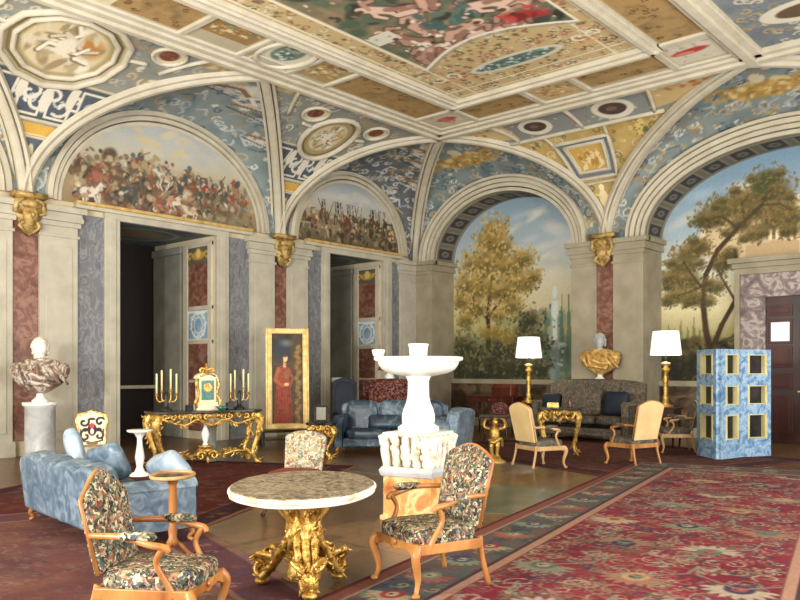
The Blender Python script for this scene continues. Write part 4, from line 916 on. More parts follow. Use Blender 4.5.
# ------------------------------------------------------------------ armchair
def armchair(name, label, cat, fab, wood, W=.66, Dp=.60, Hh=1.04, seat=.44, camel=.05, loc=(0,0,0), rz=0, group=None, back_fab=None, arms=True, wing=0, rail=.075):
    t = thing(name, label, cat, loc, rz, group)
    w, d = W/2, Dp/2
    mb = MB()
    for s in (-1,1): mb.box(s*(w-.03)-.022, s*(w-.03)+.022, -d+.02, d-.02, seat-.05-rail, seat-.05)
    P = [(-w+.02, seat-.05), (w-.02, seat-.05)] + [(x*(w-.02), seat-.05-rail-.02*math.cos(x*PI*2)+(.015 if abs(x) < .3 else 0)) for x in np.linspace(1,-1,17)]
    mb.prism(P, -d, -d+.045, 'y'); mb.box(-w+.03, w-.03, d-.05, d-.01, seat-.05-rail, seat-.05); mb.ell((0,-d-.005,seat-.07),(.05,.02,.03),8)
    mb.build('seat_frame', wood, t, bevel=.006)
    for sx in (-1,1):
        mb = MB(); mb.tube(bez([(sx*(w-.04),-d+.03,seat-.06),(sx*(w-.015),-d-.005,seat-.14),(sx*(w-.04),-d+.03,seat-.30),(sx*(w-.035),-d+.015,.05),(sx*(w-.01),-d-.01,.015)],6), [.03,.037,.03,.021,.018,.024], 8)
        mb.ell((sx*(w-.02),-d,.02),(.03,.035,.02),8); mb.build('leg', wood, t, smooth=True)
        mb = MB(); mb.tube(bez([(sx*(w-.05),d-.03,seat-.04),(sx*(w-.045),d-.01,.25),(sx*(w-.03),d+.05,.02)],6), [.026,.022,.02], 8); mb.build('leg', wood, t, smooth=True)
    mb = MB(); mb.ell((0,-.01,seat-.01), (w-.015, d-.01, .075), 24, .45); mb.build('seat', fab, t, smooth=True)
    # back: outline in x,z tilted backwards
    z0 = seat+.02; tilt = R(13)
    O = []
    for k in range(25):
        x = -1+2*k/24; top = Hh-z0-.03+camel*(math.cos(x*PI)+1)/2-(.05*abs(x)**6)
        O.append((x*(w-.03), top))
    out = [(-w+.055,0)] + O + [(w-.055,0)]
    T0 = Matrix.Translation((0, d-.03, z0)) @ Matrix.Rotation(-tilt, 4, 'X')
    mb = MB(); mb.T = T0; mb.prism(out, -.035, .03, 'y'); mb.ell((0,-.02,(Hh-z0)*.5), (w-.07,.045,(Hh-z0)*.45), 20, .5)
    o = mb.build('backrest', back_fab or fab, t, bevel=.02)
    mb = MB(); mb.T = T0; mb.tube([(x,.0,z) for x, z in out], .015, 6); mb.build('back_frame', wood, t, smooth=True)
    if arms:
        za = seat+.24
        for sx in (-1,1):
            mb = MB(); A = bez([(sx*(w-.04), d+.02, za+.03),(sx*(w-.005), d-.22, za+.035),(sx*(w+.02), -d+.26, za),(sx*(w+.01), -d+.16, za-.02),(sx*(w+.0), -d+.14, za-.05)],6)
            mb.tube(A, [.02,.022,.024,.024,.016], 8); mb.build('arm', wood, t, smooth=True)
            mb = MB(); mb.tube(bez([(sx*(w+.01), -d+.17, za-.02),(sx*(w+.0), -d+.22, za-.12),(sx*(w-.02), -d+.15, seat-.02),(sx*(w-.03), -d+.12, seat-.1)],6), [.022,.018,.022,.026], 8); mb.build('arm_support', wood, t, smooth=True)
            mb = MB(); mb.ell((sx*(w+.005), .01, za+.045), (.035,.13,.03), 12, .7); mb.build('arm_pad', fab, t, smooth=True)
    return t
armchair('armchair', 'tapestry armchair with honey coloured wooden arms standing right of the round marble table', 'armchair', TAP, HONEY, W=.68, Dp=.62, Hh=1.06, loc=(11.92,-13.85,.018), rz=-.32, camel=.06)
armchair('armchair', 'tapestry armchair with rounded back nearest the camera at the lower left', 'armchair', TAP, HONEY, W=.62, Dp=.66, Hh=.94, seat=.37, loc=(11.25,-15.80,.014), rz=2.16, camel=.12)
armchair('armchair', 'armchair with plain beige back to the left of the small gilt table', 'armchair', TAPD, BEECH, back_fab=BEIGE, W=.68, Dp=.62, Hh=1.12, loc=(8.62,-6.8,.01), rz=2.74, group='beige backed armchairs')
armchair('armchair', 'armchair with plain beige back in front of the right table lamp', 'armchair', TAPD, HONEY, back_fab=BEIGE, W=.70, Dp=.62, Hh=1.14, loc=(9.67,-5.42,.02), rz=-1.85, group='beige backed armchairs')
armchair('armchair', 'dark tapestry armchair between the beige chair and the blue screen', 'armchair', TAPD, BEECH, W=.66, Dp=.60, Hh=1.05, loc=(9.35,-2.75,.01), rz=-1.0)
t = armchair('armchair', 'low flowered chair with a red seat just behind the round table', 'chair', TAPC, MAHOG, W=.60, Dp=.58, Hh=.96, loc=(8.72,-12.45,0), rz=.45, arms=False, camel=.03, seat=.45)
for ch in t.children:
    if ch.name.startswith('seat') and 'frame' not in ch.name: ch.data.materials[0] = REDV; tag(ch, 'red velvet seat')
# carved chair by the window bay
t = thing('side_chair', 'ivory and gilt chair with dark painted openwork back in front of the near window bay', 'chair', (4.08,-12.58,0), 1.15)
for sx in (-1,1):
    for y0 in (-.22,.2):
        mb = MB(); mb.tube(bez([(sx*.2,y0,.4),(sx*.23,y0*1.08,.25),(sx*.2,y0,.02)],6), [.026,.022,.018], 8); mb.build('leg', GILT, t, smooth=True)
mb = MB(); mb.box(-.24,.24,-.24,.22,.38,.44,.97,.97); mb.build('seat_frame', GILT, t, bevel=.01)
mb = MB(); mb.ell((0,-.01,.46),(.24,.23,.06),18,.5); mb.build('seat', TAPC, t, smooth=True)
def pt(cv):
    cv.c[:] = (232,218,178)
    cv.line([(-.2,.02),(.2,.02),(.22,.5),(.12,.56),(-.12,.56),(-.22,.5)],.04,(206,160,70),closed=True)
    for s in (-1,1):
        cv.curl(s*.12,.42,.08,.035,(30,26,30),s,.5); cv.curl(s*.1,.2,.09,.035,(60,30,34),-s,2); cv.line([(s*.04,.1),(s*.15,.12),(s*.17,.3)],.025,(40,34,36)); cv.ell(s*.1,.3,.05,.035,(30,26,34))
    cv.ell(0,.3,.075,.11,(30,26,30)); cv.ell(0,.36,.04,.05,(170,60,64)); cv.ell(0,.27,.03,.05,(220,200,170)); cv.ell(0,.08,.1,.03,(120,90,50)); cv.ell(0,.47,.06,.025,(40,36,38))
def crv(X, Y): return (X, .2+Y*.2+.03*np.cos(X*6), .45+Y)
mb = MB(); mb.T = TR(0,.215,.45,rx=-.2); mb.prism([(-.17,0),(.17,0),(.2,.1),(.2,.3),(.24,.45),(.2,.55),(.08,.57),(0,.61),(-.08,.57),(-.2,.55),(-.24,.45),(-.2,.3),(-.2,.1)], -.02,.02,'y'); mb.build('backrest', IVORY, t, bevel=.008)
bp = painted('back_painting', flatgrid(-.19,.19,.02,.54, lambda X, Y: (X, .19+.2*Y*.99+0*X, .452+.98*Y)), 40, 50, pt, PPAINT, t); tag(bp, 'dark scrolls and red flower painted on ivory')
mb = MB(); mb.T = TR(0,.215,.45,rx=-.2); mb.tube([(x,-.01,z) for x, z in [(-.17,0),(-.2,.1),(-.2,.3),(-.24,.45),(-.2,.55),(-.08,.57),(0,.61),(.08,.57),(.2,.55),(.24,.45),(.2,.3),(.2,.1),(.17,0)]], .018, 6); mb.build('back_frame', GILT, t, smooth=True)
# ------------------------------------------------------------------ sofas
def sofa(name, label, L, Dp, Hb, Ha, fab, wood, loc, rz, humps=3, seats=2, group=None, seat=.43, legs=True):
    t = thing(name, label, 'sofa', loc, rz, group); w, d = L/2, Dp/2
    mb = MB(); mb.box(-w+.06,w-.06,-d+.04,d-.05,.14,.32); mb.build('base', fab, t, bevel=.03)
    # back with scalloped top, slightly raked
    O = [(-w+.02,0)]
    for k in range(61):
        x = -1+2*k/60; O.append((x*(w-.02), (Hb-.16)-.055*(1-abs(math.sin((x+1)/2*PI*humps)))-.05*abs(x)**8))
    O += [(w-.02,0)]
    mb = MB(); mb.T = TR(0,d-.11,.15,rx=-R(7)); mb.prism(O, -.08, .09, 'y'); 
    for k in range(humps):
        cx = -w+.12+(k+.5)*(L-.24)/humps; mb.ell((cx,-.08,(Hb-.15)*.55),((L-.24)/humps/2*.98,.11,(Hb-.15)*.43),20,.5)
    mb.build('backrest', fab, t, bevel=.035)
    for s in (-1,1):
        mb = MB(); x0, x1 = sorted((s*w, s*(w-.2))); P = [(x0+.02,.14),(x1-.02,.14),(x1,Ha-.08)] + [((x0+x1)/2+.11*math.cos(a), Ha-.09+.09*math.sin(a)) for a in np.linspace(0,PI,9)] + [(x0,Ha-.08)]
        mb.prism(P, -d+.02, d-.08, 'y'); a = mb.build('arm', fab, t, bevel=.025)
        mb = MB(); mb.tube([(x,-d+.02,z) for x, z in P], .01, 6, closed=True); mb.build('piping', fab, a, smooth=True)
    for k in range(seats):
        sw = (L-.42)/seats; mb = MB(); mb.ell((-w+.21+(k+.5)*sw,-.06,seat-.04),(sw/2-.005,d-.12,.11),22,.4); mb.build('seat_cushion', fab, t, smooth=True)
    if legs:
        for sx in (-1,1):
            for y0, sy in ((-d+.06,-1),(d-.1,1)):
                mb = MB(); mb.tube(bez([(sx*(w-.1),y0,.15),(sx*(w-.07),y0+sy*.03,.09),(sx*(w-.09),y0,.04),(sx*(w-.06),y0+sy*.03,.012)],6), [.034,.03,.018,.022], 8); mb.build('leg', wood, t, smooth=True)
    return t
sofa('sofa', 'blue damask sofa seen from behind at the left with a scalloped back', 2.3, .95, .80, .63, SATIN, HONEY, (8.06,-14.5,.02), 3.03, humps=4)
sofa('sofa', 'blue satin sofa behind the white marble fountain basin', 2.3, .92, 1.08, .78, TEAL, HONEY, (5.05,-6.65,0), .62, seats=2, humps=3)
t = sofa('armchair', 'blue satin upholstered armchair just right of the fountain basin seen from its side', 1.0, .9, 1.06, .82, SATIN, HONEY, (7.22,-7.85,0), -1.25, humps=1, seats=1); t['category'] = 'armchair'
t = sofa('sofa', 'grey tapestry high backed sofa below the gilded bust', 2.55, .92, 1.48, .95, TAPD, MAHOG, (6.72,-1.55,.012), 0, humps=1, seats=3, seat=.55); 
sofa('settee', 'red brocade settee with dark frame behind the blue satin sofa', 1.5, .7, 1.5, .9, BROC, BLACK, (3.2,-4.6,0), .75, humps=1, seats=1, seat=.5)
def pillow(label, mat, loc, s=(.27,.11,.24), rot=(0,0,0), group=None):
    mb = MB()
    def f(p): k = 1+.16*((abs(p.x)/s[0])**2*(abs(p.z)/s[2])**2)*2; return Vector((p.x*k, p.y, p.z*k))
    mb.ell((0,0,0), s, 20, .6, f); o = mb.build('cushion', mat, None, smooth=True); o.location = loc; o.rotation_euler = rot
    return tag(o, label, 'cushion', group)
pillow('pale blue cushion standing up at the far end of the left sofa', SATIN2, (7.2,-14.40,.80), (.26,.10,.22), (R(-14),R(10),2.7))
pillow('darker blue cushion leaning inside the left sofa beside the pale cushion', SATIN, (7.95,-14.40,.70), (.27,.10,.20), (R(-20),R(14),3.2))
pillow('whitish satin cushion lying crumpled on the seat of the left sofa', SATIN2, (8.55,-14.05,.66), (.34,.13,.17), (R(-38),R(12),2.9))
pillow('navy velvet cushion at the left of the tapestry sofa', NAVY, (5.85,-1.72,.90), (.25,.11,.22), (R(-12),0,0))
pillow('navy velvet cushion at the right of the tapestry sofa', NAVY, (7.55,-1.72,.92), (.30,.12,.27), (R(-12),0,0))
pillow('large grey tapestry cushion in the middle of the tapestry sofa', TAPD, (6.68,-1.75,.95), (.50,.13,.33), (R(-12),0,0))
pillow('dark blue satin bolster on the sofa behind the fountain basin', TEAL, (5.0,-6.7,.62), (.42,.14,.15), (R(-20),0,.62))
# ------------------------------------------------------------------ round marble table
VD = (-.662,.749)                                                    # long axis of the oval tops
t = thing('round_table', 'round brown marble topped table on a carved gilt pedestal in the foreground', 'table', (11.25,-14.56,.014), TH)
def oval_top(a, b, z0, z1, lob=8, amp=.025, n=64, ins=0):
    vs = []; P = []
    for k in range(n):
        q = 2*PI*k/n; r = 1+amp*math.cos(lob*q); P.append(((a-ins)*r*math.cos(q), (b-ins)*r*math.sin(q)))
    return P
P = oval_top(.56,.80,0,0,lob=7,amp=.010,n=96)
mb = MB(); mb.prism(P, .765, .800, 'z'); mb.prism([(x*.985,y*.985) for x,y in P], .74,.765,'z'); tag(mb.build('table_edge', EDGEM, t, bevel=.012), 'pale stone edge')
mb = MB(); mb.prism([(x*.965,y*.965) for x,y in P], .800, .806, 'z'); mb.build('tabletop', TOPM, t)
mb = MB(); mb.lathe([(.06,.05),(.15,.08),(.12,.16),(.09,.26),(.10,.40),(.12,.50),(.10,.58),(.13,.68),(.2,.725)], 20)
for k in range(6):
    a0 = k*PI/3; Q = [( (.09+.02*math.sin(q*PI))*math.cos(a0+q*2.2), (.09+.02*math.sin(q*PI))*math.sin(a0+q*2.2), .2+.5*q) for q in np.linspace(0,1,16)]
    mb.tube(Q, [.02,.034,.028,.02], 7); leafy(mb, Q, .020, 16, k)
for k in range(8):
    a = k*PI/4; mb.tube(bez([(.07*math.cos(a),.07*math.sin(a),.5),(.17*math.cos(a),.17*math.sin(a),.6),(.22*math.cos(a),.22*math.sin(a),.70),(.15*math.cos(a),.15*math.sin(a),.69)],6), [.03,.026,.02,.012], 7)
mb.build('pedestal', GILT, t, smooth=True)
for k in range(3):
    a = R(-90)+k*2*PI/3+.25; ca, sa = math.cos(a), math.sin(a); mb = MB()
    for o_, s_ in ((0,1.0),(.05,.8),(-.05,.8)):
        Q = bez([(.05,o_,.50),(.11,o_*1.3,.38),(.19,o_*1.2,.26),(.27,o_,.14),(.34,o_*.8,.07),(.39,o_*.5,.12),(.36,o_*.3,.19),(.31,o_*.2,.15)],7)
        Q = [(x*ca-y*sa, x*sa+y*ca, z) for x,y,z in Q]; mb.tube(Q, [.026*s_,.036*s_,.038*s_,.034*s_,.028*s_,.024*s_,.016*s_], 8); leafy(mb, Q, .018, 18, k*7+int(o_*100), 2.0)
    Q = bez([(.26,.0,.16),(.24,.08,.24),(.32,.12,.27),(.37,.07,.22),(.32,.05,.19)],6); Q2 = [(x,-y,z) for x,y,z in Q]
    for q_ in (Q,Q2): mb.tube([(x*ca-y*sa, x*sa+y*ca, z) for x,y,z in q_], [.028,.026,.02,.012], 7)
    mb.ell((.35*ca,.35*sa,.03),(.06,.06,.03),10); [leafy(mb, q_, .016, 9, 3, 2.2) for q_ in ([(x*ca-y*sa, x*sa+y*ca, z) for x,y,z in Q],[(x*ca-y*sa, x*sa+y*ca, z) for x,y,z in Q2])]; mb.build('scroll_foot', GILT, t, smooth=True)
# ------------------------------------------------------------------ candle stand in front of the sofa
t = thing('candle_stand', 'slender gilt pedestal table with dark dished top beside the left blue sofa', 'side table', (9.72,-14.74,.014), TH)
mb = MB(); mb.prism(oval_top(.17,.25,0,0,amp=0,n=32), .735,.75,'z'); tag(mb.build('tabletop', DKTOP, t, bevel=.004), 'dark top')
mb = MB(); mb.tube([(.175*math.cos(a),.26*math.sin(a),.75) for a in np.linspace(0,2*PI,33)[:-1]], .018, 8, closed=True); mb.build('gallery_rim', BEECH, t, smooth=True)
mb = MB(); mb.lathe([(.035,.12),(.055,.16),(.035,.2),(.04,.26),(.03,.32),(.038,.5),(.034,.66),(.05,.70),(.07,.735)], 14); mb.build('pole', HONEY, t, smooth=True)
for k in range(3):
    a = k*2*PI/3+.3; mb = MB(); mb.tube([(r*math.cos(a),r*math.sin(a),z) for r,z in ((.02,.16),(.07,.13),(.13,.06),(.18,.02))], [.02,.018,.014,.02], 8); mb.build('leg', HONEY, t, smooth=True)
# ------------------------------------------------------------------ fountain
t = thing('plinth_block', 'orange alabaster pedestal with grey white slab under the carved capital', 'pedestal', (10.02,-11.72,0), .236)
mb = MB(); mb.box(-.30,.30,-.30,.30,.04,.50); mb.box(-.33,.33,-.33,.33,0,.06); mb.build('block', ORANGE, t, bevel=.012)
mb = MB(); mb.box(-.32,.32,-.32,.32,.50,.56,1.06,1.06); mb.box(-.345,.345,-.345,.345,.56,.61,.9,.9); tag(mb.build('slab', GREYM, t, bevel=.01), 'pale grey marble slab')
t = thing('carved_capital', 'white carved marble capital with leaves between the orange pedestal and the basin stem', 'capital', (10.02,-11.72,.61), .236)
mb = MB(); mb.box(-.26,.26,-.26,.26,0,.38,1.08,1.08); mb.box(-.31,.31,-.31,.31,.33,.385); mb.build('core', CARVE, t, bevel=.02)
for q in range(4):
    mb = MB(); mb.T = TR(rz=q*PI/2)
    for k in range(5):
        x = -.25+.125*k; mb.tube(bez([(x,-.27,0),(x,-.30,.14),(x,-.31,.26),(x+.01,-.35,.33),(x,-.35,.29)],5), [.045,.05,.045,.035,.015], 8, flat=1.0)
        mb.tube([(x+.05,-.23,.02),(x+.05,-.25,.14),(x+.05,-.28,.2)], [.03,.03,.015], 6)
    mb.tube(spiral((-.26,-.29,.27),.09,1.2), [.035,.03,.02], 7); mb.tube(spiral((.26,-.29,.27),.09,1.2,sgn=-1,ph=PI), [.035,.03,.02], 7)
    rr = random.Random(q)
    for k in range(26): x = rr.uniform(-.27,.27); z = rr.uniform(.05,.33); mb.ell((x,-.29-.05*z/.33,z),(.028,.03,.04),6)
    mb.build('acanthus_leaves', CARVE, t, smooth=True)
t = thing('fountain_basin', 'white marble basin on a turned baluster stem standing on the carved capital', 'basin', (10.02,-11.72,.995), 0)
mb = MB(); mb.lathe([(.235,0),(.235,.05),(.20,.07),(.18,.09),(.19,.11),(.188,.19),(.17,.26),(.14,.33),(.125,.40),(.122,.50),(.12,.57),(.135,.61),(.16,.645)], 28); mb.build('stem', WHITE, t, smooth=True)
mb = MB(); mb.lathe([(.10,.625),(.22,.64),(.34,.665),(.42,.71),(.455,.76),(.47,.80),(.51,.815),(.51,.85),(.47,.855),(.40,.80),(.2,.75),(.02,.74)], 40); mb.build('bowl', WHITE, t, smooth=True)
mb = MB(); mb.lathe([(.085,0),(.095,.02),(.108,.23),(.118,.24),(.118,.262),(.10,.262),(.09,.06)], 20); o = mb.build('flower_pot', WHITE, None, smooth=True); o.location = (10.02,-11.72,1.735); tag(o, 'white pot standing in the middle of the marble basin', 'pot')
mb = MB(); mb.lathe([(.03,0),(.06,.015),(.078,.08),(.07,.085),(.05,.02)], 16); o = mb.build('bowl', WHITE, None, smooth=True); o.location = (9.70,-12.05,1.845); tag(o, 'small white bowl on the left rim of the marble basin', 'bowl')
# ------------------------------------------------------------------ busts
def bust(label, loc, rz, s, headm, drapem, hairm, beard=False):
    t = thing('bust', label, 'bust', loc, rz); t.scale = (s,s,s)
    mb = MB(); mb.lathe([(.13,0),(.13,.03),(.10,.05),(.06,.09),(.055,.13),(.09,.16)], 20); tag(mb.build('socle', WHITE, t, smooth=True), 'white marble socle')
    def tor(p):
        z = p.z; k = 1-.55*max(0, -z/.30)**1.3; return Vector((p.x*k, p.y*(1-.25*max(0,z/.26)), z))
    mb = MB(); mb.ell((0,0,.42),(.42,.19,.29),28,.8,tor)
    for k in range(7):
        x = -.33+.11*k; mb.tube(bez([(x*.8-.05,-.12,.60),(x*.9,-.2,.45),(x+.1,-.17,.28)],5), [.03,.038,.02], 7)
    mb.tube(bez([(-.33,-.05,.56),(-.1,-.22,.44),(.18,-.2,.38),(.36,-.06,.5)],6), [.04,.05,.05,.04], 8); mb.tube(bez([(-.36,-.02,.42),(-.1,-.2,.32),(.2,-.18,.27)],6), [.035,.045,.03], 8)
    for q in (-1,1): mb.ell((q*.34,0,.52),(.11,.13,.12),12)
    mb.build('drapery', drapem, t, smooth=True)
    mb = MB(); mb.tube([(0,.01,.52),(0,.0,.64),(0,-.01,.72)], [.11,.075,.078], 16)
    def hd(p):
        x, y, z = p; f = max(0, -y/.13)
        if z < 0: x *= 1-.30*(-z/.17)
        y2 = y
        y2 -= .035*f*math.exp(-((z+.01)/.045)**2-(x/.018)**2)           # nose
        y2 += .018*f*(math.exp(-((z-.03)/.022)**2-((abs(x)-.045)/.024)**2))   # eye sockets
        y2 -= .012*f*math.exp(-((z-.055)/.016)**2)                          # brow
        y2 -= .012*f*math.exp(-((z+.075)/.012)**2-(x/.04)**2)             # lips
        y2 -= .018*f*math.exp(-((z+.13)/.03)**2-(x/.04)**2)               # chin
        return Vector((x, y2, z))
    mb.ell((0,-.03,.86),(.112,.135,.165),40,.95,hd)
    for q in (-1,1): mb.ell((q*.112,-.01,.855),(.015,.028,.038),8); mb.ell((q*.044,-.135,.888),(.018,.012,.012),8)
    mb.build('head', headm, t, smooth=True)
    mb = MB(); rr = random.Random(3)
    for k in range(90):
        a = rr.uniform(0,2*PI); e = rr.uniform(.05,1.45); x = math.cos(a)*math.cos(e); y = math.sin(a)*math.cos(e); z = math.sin(e)
        if y < -.35 and z < .62: continue
        mb.ell((x*.118, -.02+y*.138, .88+z*.15),(.03,.03,.028),6)
    for k in range(36):
        a = rr.uniform(.15,PI-.15); mb.ell((math.cos(a)*.112,-.01+math.sin(a)*.125,.80+rr.uniform(-.03,.1)),(.028,.028,.03),6)
    mb.build('hair', hairm, t, smooth=True); mb = MB()
    if beard:
        mb.tube([(math.cos(a)*.07,-.03+math.sin(a)*.11,.75) for a in np.linspace(-PI*.9,-PI*.1,9)],.03,6)
        for k in range(26): a = rr.uniform(-PI*.85,-PI*.15); mb.ell((math.cos(a)*.075,-.03+math.sin(a)*.12,.75+rr.uniform(-.045,.03)),(.024,.026,.03),6)
        mb.build('beard', hairm, t, smooth=True)
    return t
bust('ancient bust with white head and brown marble drapery on the round column at far left', (1.15,-12.1,1.10), 1.05, 1.15, WHITE, COLOUR, CARVE, True)
bust('bust with gilded drapery and grey head against the pier above the tapestry sofa', (6.47,-.42,1.42), .25, 1.15, GREYM, GOLDDR, GREYM)
t = thing('column_pedestal', 'round light grey marble column carrying the bust at far left', 'pedestal', (1.15,-12.1,0))
mb = MB(); mb.lathe([(.33,0),(.33,.08),(.29,.10),(.27,.14),(.265,1.0),(.29,1.03)], 32); mb.build('shaft', GREYM, t, smooth=True)
mb = MB(); mb.lathe([(.29,1.03),(.31,1.05),(.31,1.10)], 32); mb.build('cap', WHITE, t, bevel=.005)
t = thing('square_pedestal', 'dark square pedestal behind the tapestry sofa carrying the gilded bust', 'pedestal', (6.45,-.42,0))
mb = MB(); mb.box(-.18,.18,-.18,.18,.1,1.34); mb.build('shaft', DADO, t, bevel=.01)
mb = MB(); mb.box(-.22,.22,-.22,.22,1.34,1.42); mb.box(-.23,.23,-.23,.23,0,.1); mb.build('mouldings', STONE, t, bevel=.01)
# ------------------------------------------------------------------ gilt tables
def gilt_table(name, label, L, Dp, Hh, loc, rz, top=DKTOP, r=.035, bow=.1, stretcher=True, seed=1, group=None, cat='table'):
    t = thing(name, label, cat, loc, rz, group); w, d = L/2, Dp/2
    mb = MB(); mb.prism([(-w,d),(w,d),(w,-d+.08),(w*.8,-d-.02),(w*.35,-d+.02),(0,-d-.05),(-w*.35,-d+.02),(-w*.8,-d-.02),(-w,-d+.08)], Hh-.045, Hh, 'z'); tag(mb.build('tabletop', top, t, bevel=.01), 'dark stone top')
    mb = MB(); mb.box(-w+.05,w-.05,-d+.07,-d+.1,Hh-.14,Hh-.045); mb.box(-w+.05,w-.05,d-.06,d-.03,Hh-.14,Hh-.045)
    for s in (-1,1): mb.box(s*(w-.07)-.02,s*(w-.07)+.02,-d+.07,d-.03,Hh-.14,Hh-.045)
    n = max(4, int(L/.16))
    for k in range(n):
        x = -w+.1+(k+.5)*(L-.2)/n; mb.tube(spiral((x,-d+.05,Hh-.10),.055,1.1,sgn=(-1)**k,ph=k), [.02,.018,.01], 6)
    Q = bez([(-w+.12,-d+.05,Hh-.13),(-w*.5,-d+.03,Hh-.24),(-w*.25,-d+.02,Hh-.15),(0,-d,Hh-.26),(w*.25,-d+.02,Hh-.15),(w*.5,-d+.03,Hh-.24),(w-.12,-d+.05,Hh-.13)],6)
    mb.tube(Q, [.02,.026,.02,.03,.02,.026,.02], 7); leafy(mb, Q, .024, int(22*L), seed, 2.6); mb.build('apron', GILT, t, smooth=True)
    for sx in (-1,1):
        for sy in (-1,1):
            x, y = sx*(w-.1), (sy*(d-.1)); mb = MB(); q = sx*bow
            Q = bez([(x,y,Hh-.08),(x+q*.9,y+sy*.03,Hh-.2),(x+q*.3,y,Hh*.5),(x-q*.9,y-sy*.02,Hh*.22),(x-q*.2,y,.05),(x+q*.6,y+sy*.03,.03)],7)
            mb.tube(Q, [r*1.5,r*1.7,r*1.1,r*.8,r*.8,r], 8); leafy(mb, Q, r*.6, 18, seed+int(sx*3+sy), 2.6); mb.tube(spiral((x+q*.4,y-.02,Hh-.24),.07,1.1,sgn=sx), [r*.7,r*.5,r*.3], 6)
            mb.build('leg', GILT, t, smooth=True)
    if stretcher:
        mb = MB()
        for s in (-1,1):
            for s2 in (-1,1): Q = bez([(s*(w-.14),s2*(d-.12),.16),(s*w*.55,s2*d*.5,.24),(s*w*.3,s2*.03,.17),(0,0,.24)],6); mb.tube(Q, [.022,.026,.02,.03], 7); leafy(mb, Q, .022, 16, seed+s*5+s2, 3.0)
        mb.ell((0,0,.26),(.16,.10,.06),12); mb.lathe([(.11,.30),(.13,.33),(.13,.35)],16); mb.tube(spiral((-.12,-.1,.17),.09,1.2), [.03,.02], 7); mb.tube(spiral((.12,-.1,.17),.09,1.2,sgn=-1,ph=PI), [.03,.02], 7); mb.ell((0,-.12,.1),(.03,.03,.07),8)
        mb.build('stretcher', GILT, t, smooth=True)
    return t
CLOC = (3.9,-10.38,0); CRZ = 1.34
gilt_table('console_table', 'long carved gilt console table with dark top in front of the near window bay', 2.0, .62, .98, CLOC, CRZ, r=.05, bow=.07)
def on_console(x, y, z=.98):
    c, s = math.cos(CRZ), math.sin(CRZ); return (CLOC[0]+x*c-y*s, CLOC[1]+x*s+y*c, z)
gilt_table('side_table', 'small gilt table between the beige chairs in front of the tapestry sofa', .86, .55, .92, (7.75,-4.62,.02), TH*.6, top=DKTOP, r=.03, bow=.05, stretcher=False, seed=5)
gilt_table('side_table', 'little gilt scroll legged table with black top at the left end of the satin sofa', .56, .45, .70, (4.75,-8.35,0), TH, top=BLACK, r=.03, bow=.08, stretcher=False, seed=9)
# clock
t = thing('mantel_clock', 'gilt and ivory bracket clock in the middle of the console table', 'clock', on_console(.02,.03), CRZ)
mb = MB(); mb.box(-.22,.22,-.12,.12,0,.09,.92,.92); mb.box(-.19,.19,-.1,.1,.09,.14); mb.build('base', IVORY, t, bevel=.01)
mb = MB(); mb.box(-.16,.16,-.09,.09,.14,.56); mb.prism([(-.2,.56),(.2,.56),(.17,.62),(.1,.66),(-.1,.66),(-.17,.62)],-.1,.1,'y'); mb.build('case', IVORY, t, bevel=.008)
mb = MB(); mb.box(-.115,.115,-.1,-.088,.18,.53); mb.build('door_panel', GREENG, t)
mb = MB(); mb.T = TR(0,-.1,.40,rx=PI/2); mb.lathe([(.085,0),(.085,.01),(.075,.014)], 24); d_ = mb.build('dial', GILT, t, smooth=False)
mb = MB(); mb.box(-.004,.004,-.122,-.116,.40,.46); mb.T = TR(0,-.119,.40,ry=R(110)); mb.box(-.004,.004,-.003,.003,0,.045); mb.build('hands', BLACK, d_)
mb = MB()
for s in (-1,1):
    mb.tube(bez([(s*.18,-.09,.56),(s*.21,-.1,.45),(s*.17,-.1,.3),(s*.23,-.11,.15),(s*.2,-.1,.05)],6), [.022,.03,.02,.03,.02], 7); mb.tube(spiral((s*.09,-.06,.70),.06,1.1,sgn=-s,ph=0 if s<0 else PI), [.022,.02,.012], 7)
mb.ell((0,-.02,.72),(.05,.05,.07),10); mb.ell((0,-.02,.81),(.022,.022,.035),8); mb.tube(bez([(-.14,-.1,.6),(0,-.12,.65),(.14,-.1,.6)],6), .018, 7)
mb.build('gilt_mounts', GILT, t, smooth=True)
def candelabrum(label, loc):
    t = thing('candelabrum', label, 'candelabrum', loc, CRZ, 'candelabra on the console')
    mb = MB(); mb.lathe([(.11,0),(.11,.02),(.06,.05),(.03,.10),(.05,.16),(.025,.22),(.035,.28),(.02,.34)], 16); mb.build('stem', BRONZE, t, smooth=True)
    for k, (x, y, h) in enumerate(((-.17,0,.36),(-.06,.06,.42),(.06,-.05,.44),(.18,0,.36))):
        mb = MB(); mb.tube(bez([(0,0,.2),(x*.7,y*.7,.16),(x,y,.22),(x,y,h-.1)],6), [.014,.014,.012], 7); mb.lathe([(.02,0),(.04,.015),(.018,.02),(.022,.05)],10,(x,y,h-.1)); a = mb.build('arm', GILT, t, smooth=True)
        mb = MB(); mb.lathe([(.016,0),(.016,.33),(.004,.345)],10,(x,y,h-.05)); tag(mb.build('candle', CANDLE, a, smooth=True), 'tall yellowish candle')
candelabrum('candelabrum with tall yellow candles left of the clock', on_console(-.70,.02)); candelabrum('candelabrum with tall yellow candles right of the clock', on_console(.66,.02))
def small(name, label, cat, mb, mat, loc, rz=0, smooth=True, bevel=0):
    o = mb.build(name, mat, None, smooth=smooth, bevel=bevel); o.location = loc; o.rotation_euler = (0,0,rz); return tag(o, label, cat)
small('box', 'dark blue little box on the console left of the clock', 'box', MB().box(-.06,.06,-.05,.05,0,.10), NAVY, on_console(-.34,-.12), CRZ, False, .006)
small('dish', 'green oval dish in front of the clock', 'dish', MB().lathe([(.05,0),(.06,.015),(.13,.07),(.12,.07),(.04,.02)],24), GREENG, on_console(.22,-.22), CRZ)
